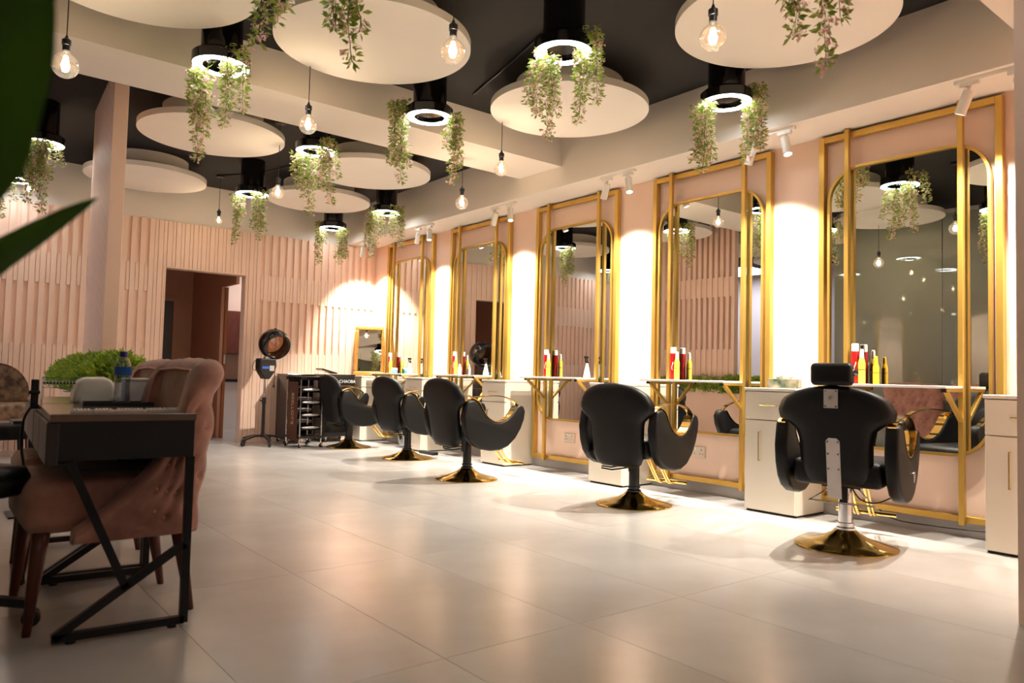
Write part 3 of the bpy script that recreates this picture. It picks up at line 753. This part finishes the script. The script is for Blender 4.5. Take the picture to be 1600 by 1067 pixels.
mk('carton', MB().box(-.06, .06, -.10, .10, 0, .065), TISS, t, bevel=.002, bseg=1)
mb = MB(); mb.sphere((0, 0, .085), .05, 16, 10, (.75, 1.25, .75))
for v in mb.bm.verts: v.co += Vector((random.uniform(-1, 1), random.uniform(-1, 1), random.uniform(-1, 1)))*.006
mk('tissue', mb, TISW, t, smooth=True)
t = thing('flower_print_bottle', 'pale bottle with pink floral print on the nearest cabinet', 'bottle', (4.80, 1.44, .866), 0)
mk('body', MB().lathe([(.028, 0), (.030, .005), (.030, .085), (.014, .10)], seg=18), CUSH, t)
mk('cap', MB().lathe([(.015, .10), (.015, .125)], seg=12), WCAP, t)
for k in range(8): mk('print', MB().sphere((-.029, random.uniform(-.015, .015), .02+.009*k), .005, 6, 4, (.3, 1, 1)), BLOOM, t)

# gilt picture mirror leaning in the corner, on the far cabinet
t = thing('gilt_mirror', 'ornate gilt framed small mirror leaning in the far corner', 'mirror', (4.82, L-.27, .87), 0)
t.rotation_euler = (math.radians(-7), 0, math.radians(-34))
def fr(x0, x1, z0, z1, w): return MB().box(x0, x1, -.02, .02, z0, z0+w).box(x0, x1, -.02, .02, z1-w, z1).box(x0, x0+w, -.02, .02, z0+w, z1-w).box(x1-w, x1, -.02, .02, z0+w, z1-w)
mk('frame', fr(-.20, .22, 0, .68, .055), GILT, t, bevel=.012, bseg=3)
mk('glass', MB().box(-.146, .166, -.004, .004, .054, .626), MIRROR, t)

# ------------------------------------------------------------------ hood dryer
t = thing('hood_dryer', 'black hood hair dryer on a wheeled stand before the pink boards', 'hair dryer', (3.31, 8.92, 0))
for i in range(5):
    a = 2*PI*i/5+.9; d = Vector((math.cos(a), math.sin(a), 0))
    lg = mk('base_arm', MB().sweep([tuple(Vector((0, 0, .12))), tuple(d*.12+Vector((0, 0, .115))), tuple(d*.27+Vector((0, 0, .075)))], (-d.y, d.x, 0), .035, .022), BLKP, t)
    mk('caster', MB().lathe([(.026, -.012), (.030, 0), (.026, .012)], c=tuple(d*.27+Vector((0, 0, .030))), seg=14, rot=Matrix.Rotation(a, 3, 'Z') @ Matrix.Rotation(PI/2, 3, 'X')).box(d.x*.27-.008, d.x*.27+.008, d.y*.27-.008, d.y*.27+.008, .045, .075), BLKP, lg)
mk('lower_pole', MB().lathe([(.032, .10), (.020, .16), (.018, .50), (.024, .50), (.024, .58)], seg=16), BLKP, t)
mk('upper_pole', MB().lathe([(.013, .56), (.013, .80)], seg=14), CHROME, t)
mk('knob', MB().tube([(0, 0, .54), (-.05, -.02, .54)], .010, 8), BLKP, t)
body = mk('body', MB().prism([(-.10, .92), (-.10, 1.05), (.10, 1.05), (.11, .96), (.09, .89), (.03, .80), (-.03, .80), (-.08, .88)], lambda u, v, w: (u, -.09+w, v), .16), BLKP, t, bevel=.015, bseg=3)
mk('blue_panel', MB().box(-.07, .05, -.096, -.09, .925, .955), BLUE, body); mk('dial', MB().box(.02, .075, -.099, -.09, .90, .965), STEEL, body)
Rh = Vector((-.02, -1.15, -.42)).normalized().to_track_quat('-Z', 'Y').to_matrix()
hc = Vector((.10, -.02, 1.225))
hood = mk('hood', MB().lathe([(.135, -.10), (.155, -.105), (.178, -.06), (.188, .0), (.180, .07), (.150, .12), (.140, .115), (.160, .03), (.150, -.06), (.135, -.10)], c=tuple(hc), seg=36, rot=Rh, cap=False), BLKG, t, smooth=True)
mk('visor', MB().lathe([(.145, .11), (.11, .15), (.03, .17), (.0, .172)], c=tuple(hc), seg=30, rot=Rh, cap=False), SMOKEV, hood, smooth=True)
mk('vent_knob', MB().sphere(tuple(hc+Vector((0, 0, .185))), .018, 10, 6), BLKG, hood)
mk('hinge', MB().box(-.02, .09, -.06, .02, 1.045, 1.075), STEEL, t)
mk('cord', MB().tube(smoothp([(.10, 0, .94), (.115, -.01, .88), (.108, -.01, .78), (.11, -.01, .74)]), .004, 6).lathe([(.006, .74), (.018, .70)], c=(.11, -.01, 0), seg=8).tube(smoothp([(-.09, 0, 1.05), (-.14, 0, 1.0), (-.15, 0, .92), (-.10, 0, .90)]), .004, 6), BLKP, t)

# trolleys
def casters(t, pts, m=CHROME):
    for x, y in pts:
        c = mk('caster', MB().lathe([(.020, -.009), (.024, 0), (.020, .009)], c=(x, y, .024), seg=14, rot=Matrix.Rotation(PI/2, 3, 'X')), BLKP, t)
        mk('fork', MB().box(x-.004, x+.018, y-.011, y+.011, .04, .06).box(x, x+.01, y-.012, y-.009, .02, .045).box(x, x+.01, y+.009, y+.012, .02, .045), m, c)
def tray_part(t, x0, x1, y0, y1, z, m=BLKG):
    return mk('tray', MB().box(x0, x1, y0, y1, z-.045, z-.038).box(x0, x0+.006, y0, y1, z-.045, z).box(x1-.006, x1, y0, y1, z-.045, z).box(x0, x1, y0, y0+.006, z-.045, z).box(x0, x1, y1-.006, y1, z-.045, z), m, t, bevel=.002, bseg=1)
t = thing('rolling_trolley', 'black rolling trolley with chrome posts, trays and a brown lettered side', 'trolley', (3.69, 8.60, 0), math.radians(5))
for x in (-.14, .14):
    for y in (-.17, .17): mk('post', MB().tube([(x, y, .055), (x, y, .80)], .009, 8), CHROME, t)
casters(t, [(x, y) for x in (-.14, .14) for y in (-.17, .17)])
mk('top_tray', MB().box(-.155, .155, -.19, .19, .80, .845), BLKG, t, bevel=.006)
for z in (.70, .55, .40, .25): 
    o = tray_part(t, -.13, .13, -.16, .16, z)
    mk('front_lip', MB().sphere((0, -.165, z-.012), .1, 16, 8, (1.2, .14, .16)), STEEL, o, smooth=True)
mk('bottom_shelf', MB().box(-.15, .15, -.18, .18, .11, .135), BLKP, t)
sp = mk('side_panel', MB().box(-.156, -.150, -.12, .12, .08, .78), BRWN, t)
text_obj('lettering', "BEELLOY'S", .082, LETT2, sp, (-.158, 0, .46), Matrix(((0, 0, -1), (0, -1, 0), (-1, 0, 0))).to_euler(), .0008)
t = thing('tray_cabinet', 'dark brown tray cabinet on castors beside the hood dryer', 'trolley', (3.80, 9.16, 0), math.radians(0))
mk('side_panel', MB().box(-.17, -.16, -.19, .19, .07, .85), DARKT, t); mk('side_panel', MB().box(.16, .17, -.19, .19, .07, .85), DARKT, t)
mk('back_panel', MB().box(-.16, .16, .18, .19, .07, .85), BLKP, t)
mk('top', MB().box(-.18, .18, -.20, .20, .85, .87), BLKG, t, bevel=.004)
for z in (.72, .58, .44, .30): tray_part(t, -.155, .155, -.18, .17, z, DARKT)
mk('bottom_shelf', MB().box(-.16, .16, -.19, .19, .07, .09), BLKP, t)
casters(t, [(x, y) for x in (-.14, .14) for y in (-.16, .16)])
t = thing('equipment_trolley', 'black trolley case lettered CHAOBA behind the farthest chair', 'trolley', (4.34, 9.17, 0), math.radians(0))
mk('body', MB().box(-.21, .21, -.17, .17, .07, .86), BLKP, t, bevel=.008)
mk('lid', MB().box(-.215, .215, -.175, .175, .86, .875), BLKG, t, bevel=.004)
for z0, z1 in ((.42, .68), (.12, .38)):
    d = mk('drawer', MB().box(-.19, .19, -.182, -.17, z0, z1), BLKG, t, bevel=.003, bseg=1)
    mk('handle', MB().box(-.12, .17, -.190, -.182, z1-.03, z1-.02), STEEL, d)
mk('door_flap', MB().obox((-.11, .02, .915), (.22, .20, .02), Matrix.Rotation(math.radians(14), 3, 'Y')), BLKG, t)
text_obj('lettering', 'CHAOBA', .056, LETT, t, (.095, -.186, .785), (PI/2, 0, 0), .001)
casters(t, [(x, y) for x in (-.17, .17) for y in (-.14, .14)])
t = thing('waste_bin', 'small clear waste bin on the floor beside the fourth chair', 'bin', (4.78, 8.03, 0))
mk('bucket', MB().lathe([(.085, 0), (.11, .22), (.106, .22), (.082, .006)], seg=24), CLEAR, t); mk('rim', MB().lathe([(.112, .215), (.114, .23), (.106, .23)], seg=24, cap=False), STEEL, t)
tag(mk('power_strip', MB().box(4.55, 4.62, 7.05, 7.35, 0, .035), BLKP, bevel=.004), 'dark extension socket lying on the floor by the fourth mirror', 'socket')

# ------------------------------------------------------------------ rose tufted chairs
def make_tufted(label):
    t = thing('tufted_chair', label, 'chair', (0, 0, 0), 0, 'rose velvet button-back chairs at the manicure desks')
    # forward = +x ; U shaped wrap-around back
    def path(u):   # u -1..1 from right arm front round the flat back to the left arm front
        a = abs(u); s = 1 if u > 0 else -1
        if a < .315: return Vector((-.27, u*.634, 0)), Vector((-1, .25*u, 0)).normalized()
        if a < .463:
            k = (a-.315)/.148*PI/2; return Vector((-.21-.06*math.cos(k), s*(.20+.06*math.sin(k)), 0)), Vector((-math.cos(k), s*math.sin(k)+s*.08, 0)).normalized()
        return Vector((-.21+(a-.463)*.634, s*.26, 0)), Vector((0, s, 0))
    def top(u):
        a = abs(u)
        return interp([(0, .897), (.36, .89), (.42, .87), (.46, .80), (.50, .70), (.55, .61), (.62, .54), (.72, .465), (.85, .39), (1, .325)], a)
    btn = [(-.66+1.32*(i+(.5 if j % 2 else 0))/12, .20+.155*j) for j in range(5) for i in range(13 if j % 2 == 0 else 12)]
    def off(u, v):
        zt = top(u); high = max(0, (zt-.42)/.47)
        roll = .034*high*math.exp(-((1-v)/.13)**2)+.020*high*math.exp(-((v-.62)/.25)**2)
        d = 0
        for bu, bv in btn:
            if abs(bu-u) < .12 and abs(bv-v) < .16: d += math.exp(-((bu-u)/.020)**2-((bv-v)/.035)**2)
        cr = abs(math.sin((u/1.32*12+(v-.20)/.155)*PI/2+.33*PI))*abs(math.sin((u/1.32*12-(v-.20)/.155)*PI/2+.33*PI))
        return .050+roll-.035*(1-v)-(.022*d-.010*cr)*min(1, high*1.6)
    mb = MB(); NU, NV = 132, 44; outer = []; inner = []
    for j in range(NV+1):
        v = j/NV; ro, ri = [], []
        for i in range(NU+1):
            u = -1+2*i/NU; p, n = path(u); zt = top(u); z = .30+(zt-.30)*v
            ro.append(p+n*off(u, v)+Vector((0, 0, z)))
            ri.append(p-n*(.030-.012*math.exp(-((1-v)/.1)**2))+Vector((0, 0, z)))
        outer.append(ro); inner.append(ri)
    # closed loop: outer bottom->top, rounded cap, inner top->bottom
    cap = []
    for k in range(1, 6):
        a = k/6*PI; row = []
        for i in range(NU+1):
            o_, n_ = outer[-1][i], inner[-1][i]; c = (o_+n_)/2; h = (o_-n_)/2
            row.append(c+h*math.cos(a)+Vector((0, 0, h.length*.9*math.sin(a))))
        cap.append(row)
    rows = outer+cap+list(reversed(inner))
    V = mb.grid(rows)
    for i in range(NU): mb.bm.faces.new((V[0][i], V[0][i+1], V[-1][i+1], V[-1][i]))
    mb.bm.faces.new([r[0] for r in V]); mb.bm.faces.new([r[-1] for r in reversed(V)])
    bk = mk('backrest', mb, VELVET, t, smooth=True)
    for u, v in btn:
        p, n = path(u); zt = top(u)
        if zt < .52: continue
        z = .30+(zt-.30)*v; mk('button', MB().sphere(tuple(p+n*(off(u, v)+.001)+Vector((0, 0, z))), .008, 8, 5), VELVETP, bk, smooth=True)
    pts = []
    for i in range(NU+1):
        u = -1+2*i/NU; p, n = path(u); pts.append(p-n*.022+Vector((0, 0, top(u)+.004)))
    mk('piping', MB().tube(pts, .006, 6), VELVETP, bk, smooth=True)
    mk('seat', MB().box(-.24, .27, -.245, .245, .33, .52), VELVET, t, smooth=True, bevel=.055, bseg=5)
    for x, y in ((.21, .20), (.21, -.20), (-.22, .20), (-.22, -.20)):
        k = .03 if x > 0 else -.06
        mk('leg', MB().tube([(x, y, .34), (x+k*.3, y*1.0, .24), (x+k, y*1.04, 0)], [.028, .024, .013], 12), WOODL, t, smooth=True)
    return t
A0 = math.radians(-3.5)
tc = make_tufted('nearest rose velvet button-back chair tucked under the manicure desk')
tc.location = (.565, 3.16, 0); tc.rotation_euler = (0, 0, PI+A0+math.radians(4))
o = copy_tree(tc); o.location = (.62, 3.86, 0); o.rotation_euler = (0, 0, PI+A0+math.radians(2)); o['label'] = 'second rose velvet button-back chair, behind the nearest one at the desks'

# ------------------------------------------------------------------ manicure desks
def make_desk(label):
    t = thing('manicure_desk', label, 'desk', (.345, 2.80, 0), A0, 'dark manicure desks in a row')
    w, l = .445, .80
    mk('top', MB().box(0, w, 0, l, .718, .743), DESKT, t, bevel=.002, bseg=1)
    mk('body', MB().box(.028, w-.004, .006, l-.006, .590, .718), DESKB, t)
    for i in range(2):
        mk('drawer', MB().box(-.008, .028, .004+i*(l/2), l/2-.006+i*(l/2), .575, .716), DRAWM, t, bevel=.003, bseg=1)
    for yy in (.012, l-.012):
        f = MB(); ax = (0, 1, 0); s = .026
        f.sweep([(w-.014, yy, .59), (w-.014, yy, .012)], ax, s, s)
        f.sweep([(w-.014, yy, .022), (.035, yy, .022)], ax, s, s)
        f.sweep([(.04, yy, .022), (w-.02, yy, .285)], ax, s, s)
        f.sweep([(.06, yy, .59), (.245, yy, .155)], ax, s, s)
        g = mk('leg_frame', f, BLKM, t)
        mk('foot', MB().lathe([(.016, 0), (.016, .012)], c=(.09, yy, 0), seg=12), BLKP, g)
        mk('foot', MB().lathe([(.016, 0), (.016, .012)], c=(w-.05, yy, 0), seg=12), BLKP, g)
    return t
dk = make_desk('nearest dark manicure desk with zigzag metal legs at the left')
o = copy_tree(dk); d_ = Matrix.Rotation(A0, 3, 'Z') @ Vector((0, .825, 0)); o.location = Vector((.345, 2.80, 0))+d_; o['label'] = 'second dark manicure desk directly behind the nearest one'
def dp(u, v, z=.7435): return Vector((.345, 2.80, 0))+Matrix.Rotation(A0, 3, 'Z') @ Vector((u, v, z))
for i, (u, w) in enumerate(((.095, .060), (.165, .065), (.245, .088), (.325, .060), (.385, .062))):
    mb = MB().box(-w/2, w/2, -.025, .025, 0, .008)
    p = thing('tip_tray', ['leftmost white nail tip tray on the front edge of the desk', 'second white nail tip tray from the left on the desk', 'largest white nail tip tray, middle of the desk edge', 'fourth white nail tip tray from the left on the desk', 'rightmost white nail tip tray on the desk edge'][i], 'nail tips', tuple(dp(u, .085+.01*i)), A0, 'white nail tip trays along the desk edge')
    mk('card', mb, STRIPW, p)
    for k in range(int(w/.011)): mk('tip', MB().sphere((-w/2+.007+k*.0105, 0, .011), .005, 6, 4, (.9, 3.6, .7)), WHTP, p)
t = thing('work_tray', 'flat black tray under the water bottle on the desk', 'tray', tuple(dp(.31, .625, .7435)), A0)
mk('base', MB().box(-.17, .085, -.085, .05, 0, .006), BLKP, t); mk('rim', MB().box(-.17, .085, -.085, -.079, .006, .016).box(-.17, .085, .044, .05, .006, .016).box(-.17, -.164, -.079, .044, .006, .016).box(.079, .085, -.079, .044, .006, .016), BLKP, t)
t = thing('water_bottle', 'clear plastic water bottle with blue label and navy cap', 'bottle', tuple(dp(.285, .615, .750)), 0)
mk('bottle', MB().lathe([(.026, 0), (.031, .006), (.031, .03), (.029, .035), (.031, .04), (.028, .075), (.031, .105), (.032, .15), (.026, .172), (.013, .192), (.013, .20)], seg=28), CLEAR, t, smooth=True)
mk('water', MB().lathe([(.024, .004), (.029, .010), (.029, .06), (.026, .075), (.029, .10)], seg=20), glassy('water', (240, 245, 250), .03), t)
mk('label', MB().lathe([(.0325, .118), (.0328, .152)], seg=28, cap=False), BLUE, t); mk('cap', MB().lathe([(.0155, .194), (.0155, .215)], seg=20), BLUED, t)
t = thing('nail_lamp', 'glossy white rounded nail drying lamp on the second desk', 'nail lamp', tuple(dp(.215, .93, .7435)), A0)
mk('shell', MB().prism([(-.085, 0), (-.080, .05), (-.066, .095), (-.04, .108), (.03, .112), (.062, .100), (.075, .06), (.085, 0)], lambda u, v, w: (u, -.09+w, v), .18), WHTP, t, smooth=True, bevel=.018, bseg=4)
mk('hand_slot', MB().box(-.055, .055, -.0915, -.089, .006, .035), WHTP, t)
t = thing('white_box', 'white rectangular box beside the nail lamp', 'box', tuple(dp(.352, .745, .7435)), A0)
mk('carton', MB().box(-.045, .045, -.06, .06, 0, .10), WHTP, t, bevel=.006); mk('lid', MB().box(-.047, .047, -.062, .062, .10, .112), WHTP, t, bevel=.003)
t = thing('tip_rack', 'clear rack of rounded nail tips at the back of the desks', 'rack', tuple(dp(.13, .95, .7435)), A0)
mk('frame', MB().box(-.11, .11, -.01, .01, .06, .066).box(-.11, .11, -.01, .01, .10, .108).box(-.11, -.105, -.03, .03, 0, .108).box(.105, .11, -.03, .03, 0, .108), CLEAR, t)
for k in range(16): mk('ring', MB().lathe([(.010, -.002), (.010, .002)], c=(-.095+k*.0125, 0, .082), seg=10, rot=Matrix.Rotation(PI/2, 3, 'Y')), STEEL, t)
mk('bar', MB().tube([(-.105, 0, .082), (.105, 0, .082)], .004, 6), BLKP, t)
t = thing('cable_clamp', 'black clamp holding a hanging black cable at the desk corner', 'clamp', tuple(dp(-.012, .78, .743)), A0)
mk('clamp', MB().box(-.012, .015, -.015, .015, -.02, .10).box(-.02, .02, -.02, .02, .04, .055), BLKP, t, bevel=.004)
mk('cable', MB().tube(smoothp([(0, 0, .0), (-.03, 0, -.06), (-.035, 0, -.16), (-.015, 0, -.3), (-.005, 0, -.45), (-.012, 0, -.60), (.0, 0, -.72)]), .005, 6), BLKP, t)

# black five-star stool at the left edge and upholstered stool further back
def star_base(t, r, z, m=BLKP, a0=0.0, n=5):
    for i in range(n):
        a = 2*PI*i/n+a0; d = Vector((math.cos(a), math.sin(a), 0))
        lg = mk('base_arm', MB().sweep([(0, 0, z), tuple(d*r*.5+Vector((0, 0, z-.01))), tuple(d*r+Vector((0, 0, z-.035)))], (-d.y, d.x, 0), .04, .028), m, t)
        rr = Matrix.Rotation(a, 3, 'Z') @ Matrix.Rotation(PI/2, 3, 'X')
        q = Vector((-d.y, d.x, 0))
        mk('caster', MB().lathe([(.022, .004), (.029, .008), (.029, .022), (.022, .026)], c=tuple(d*r+Vector((0, 0, .030))), seg=16, rot=rr).lathe([(.022, -.026), (.029, -.022), (.029, -.008), (.022, -.004)], c=tuple(d*r+Vector((0, 0, .030))), seg=16, rot=rr).tube([tuple(d*r+Vector((0, 0, .03))), tuple(d*r+Vector((0, 0, z-.035)))], .008, 8), BLKP, lg)
t = thing('task_stool', 'black upholstered stool on castors cut by the left edge', 'stool', (.14, 3.10, 0))
star_base(t, .215, .11, a0=math.radians(-8))
mk('gas_lift', MB().lathe([(.03, .09), (.025, .12), (.025, .32), (.016, .32), (.016, .46)], seg=16), BLKP, t)
mk('seat', MB().lathe([(.0, .46), (.17, .46), (.19, .475), (.195, .51), (.18, .545), (.0, .56)], seg=36, cap=False), BLKL, t, smooth=True)
mk('backrest', MB().box(-.20, -.15, -.15, .15, .62, .82), BLKL, t, smooth=True, bevel=.02, bseg=3); mk('back_arm', MB().box(-.19, -.165, -.02, .02, .47, .66), BLKP, t)
t = thing('armchair', 'brown floral tapestry armchair against the back boards', 'armchair', (.56, 8.92, 0), math.radians(-4))
mk('seat', MB().box(-.34, .40, -.30, .28, .36, .52), FLORAL, t, smooth=True, bevel=.05, bseg=4)
mb = MB(); rows = []
for j in range(9):
    v = j/8; row = []
    for i in range(21):
        u = -1+i/10; row.append(Vector((u*.37*(1.0), .30-.14*u*u*(1 if u > 0 else .5), .50+(.40*math.sqrt(max(0, 1-(abs(u)**2.6)))+.02)*v)))
    rows.append(row)
V = mb.grid(rows)
ex = bmesh.ops.solidify(mb.bm, geom=mb.bm.faces[:], thickness=.09)
mk('backrest', mb, FLORAL, t, smooth=True)
for x in (-.30, .34):
    for y in (-.25, .24): mk('leg', MB().tube([(x, y, .36), (x*1.05, y*1.05, 0)], [.022, .012], 10), WOODL, t)
t2 = tag(mk('cushion', MB().box(-.16, .16, -.05, .05, 0, .30), CUSH, None, (.47, 8.92, .535), smooth=True, bevel=.045, bseg=4), 'cream cushion on the floral armchair', 'cushion')
t2.rotation_euler = (math.radians(-12), 0, 0)
t = thing('round_stool', 'dark round stool with brass tipped legs before the floral armchair', 'stool', (.62, 7.55, 0))
mk('seat', MB().lathe([(.0, .28), (.19, .28), (.20, .295), (.20, .38), (.185, .40), (.0, .41)], seg=36, cap=False), BLKL, t, smooth=True)
for i in range(4):
    a = PI/4+i*PI/2; x, y = .14*math.cos(a), .14*math.sin(a)
    lg = mk('leg', MB().tube([(x, y, .28), (x*1.12, y*1.12, .09)], [.016, .011], 10), BLKM, t); mk('brass_tip', MB().tube([(x*1.12, y*1.12, .09), (x*1.18, y*1.18, 0)], [.0115, .008], 10), GOLDP, lg)
t = thing('side_table', 'narrow black side table beyond the manicure desks', 'table', (.58, 5.35, 0))
mk('top', MB().box(-.12, .12, -.12, .12, .55, .57), BLKM, t); mk('pillar', MB().box(-.03, .03, -.03, .03, .012, .55), BLKM, t); mk('foot_plate', MB().box(-.12, .12, -.12, .12, 0, .012), BLKM, t)

# ------------------------------------------------------------------ foreground plant
t = thing('potted_plant', 'large green leaves of a potted plant close by at the left edge', 'plant', (-.10, .62, 0))
mk('pot', MB().lathe([(.0, 0), (.07, 0), (.10, .26), (.105, .28), (.095, .28), (.09, .25), (.0, .25)], seg=32, cap=False), WHTP, t, smooth=False)
mk('stem', MB().tube([(0, 0, .25), (.01, .01, .5), (.015, .0, .8), (.02, -.01, 1.1)], [.016, .014, .012, .008], 10), STEMM, t)
def leaf(pts, ws, nrm, fold=.18, sheet=.0012):
    pts = smoothp(pts, 6); n = len(pts); mb = MB(); rows = []; nrm = Vector(nrm).normalized()
    for i, p in enumerate(pts):
        q = i/(n-1); w = interp(ws, q); tt = (pts[min(i+1, n-1)]-pts[max(i-1, 0)]).normalized(); s = tt.cross(nrm).normalized()
        rows.append([p+s*w*a+nrm*abs(a)*w*fold for a in (-1, -.66, -.33, 0, .33, .66, 1)])
    V = mb.grid(rows); bmesh.ops.solidify(mb.bm, geom=mb.bm.faces[:], thickness=sheet)
    return mb
C0 = Vector((0, 0, .9))
def ray(px, py): return fw+r2*(px-800)/F-u2*(py-533.5)/F
LEAFP = [
 ([(-.10, .64, .80), (-.06, .85, .88), (.03, 1.10, .985), (.105, 1.055, 1.055), (.163, 1.01, 1.105)], [(0, .012), (.35, .031), (.62, .030), (.85, .014), (1, .0005)], (-.55, -.75, .45)),
 ([(-.09, .62, 1.00), (-.10, .64, 1.30), (-.03, .70, 1.48), tuple(C0+ray(14, -90)*.62), tuple(C0+ray(12, 0)*.62), tuple(C0+ray(4, 90)*.62), tuple(C0+ray(-8, 180)*.63), tuple(C0+ray(-18, 260)*.64), tuple(C0+ray(-30, 340)*.65)], [(0, .004), (.3, .012), (.45, .036), (.62, .040), (.75, .036), (.88, .028), (1, .001)], (-.35, -.9, .1)),
 ([(-.08, .61, 1.08), (-.10, .5, 1.35), (-.12, .4, 1.38)], [(0, .006), (.5, .04), (1, .001)], (0, -.6, .8)),
 ([(-.08, .61, 1.0), (-.14, .72, 1.25), (-.17, .8, 1.2)], [(0, .006), (.5, .03), (1, .001)], (0, -.6, .8))]
for pts, ws, n_ in LEAFP:
    o = mk('leaf', leaf([Vector(p)-Vector((-.10, .62, 0)) for p in pts], ws, n_), BIGLEAF, t, smooth=True)
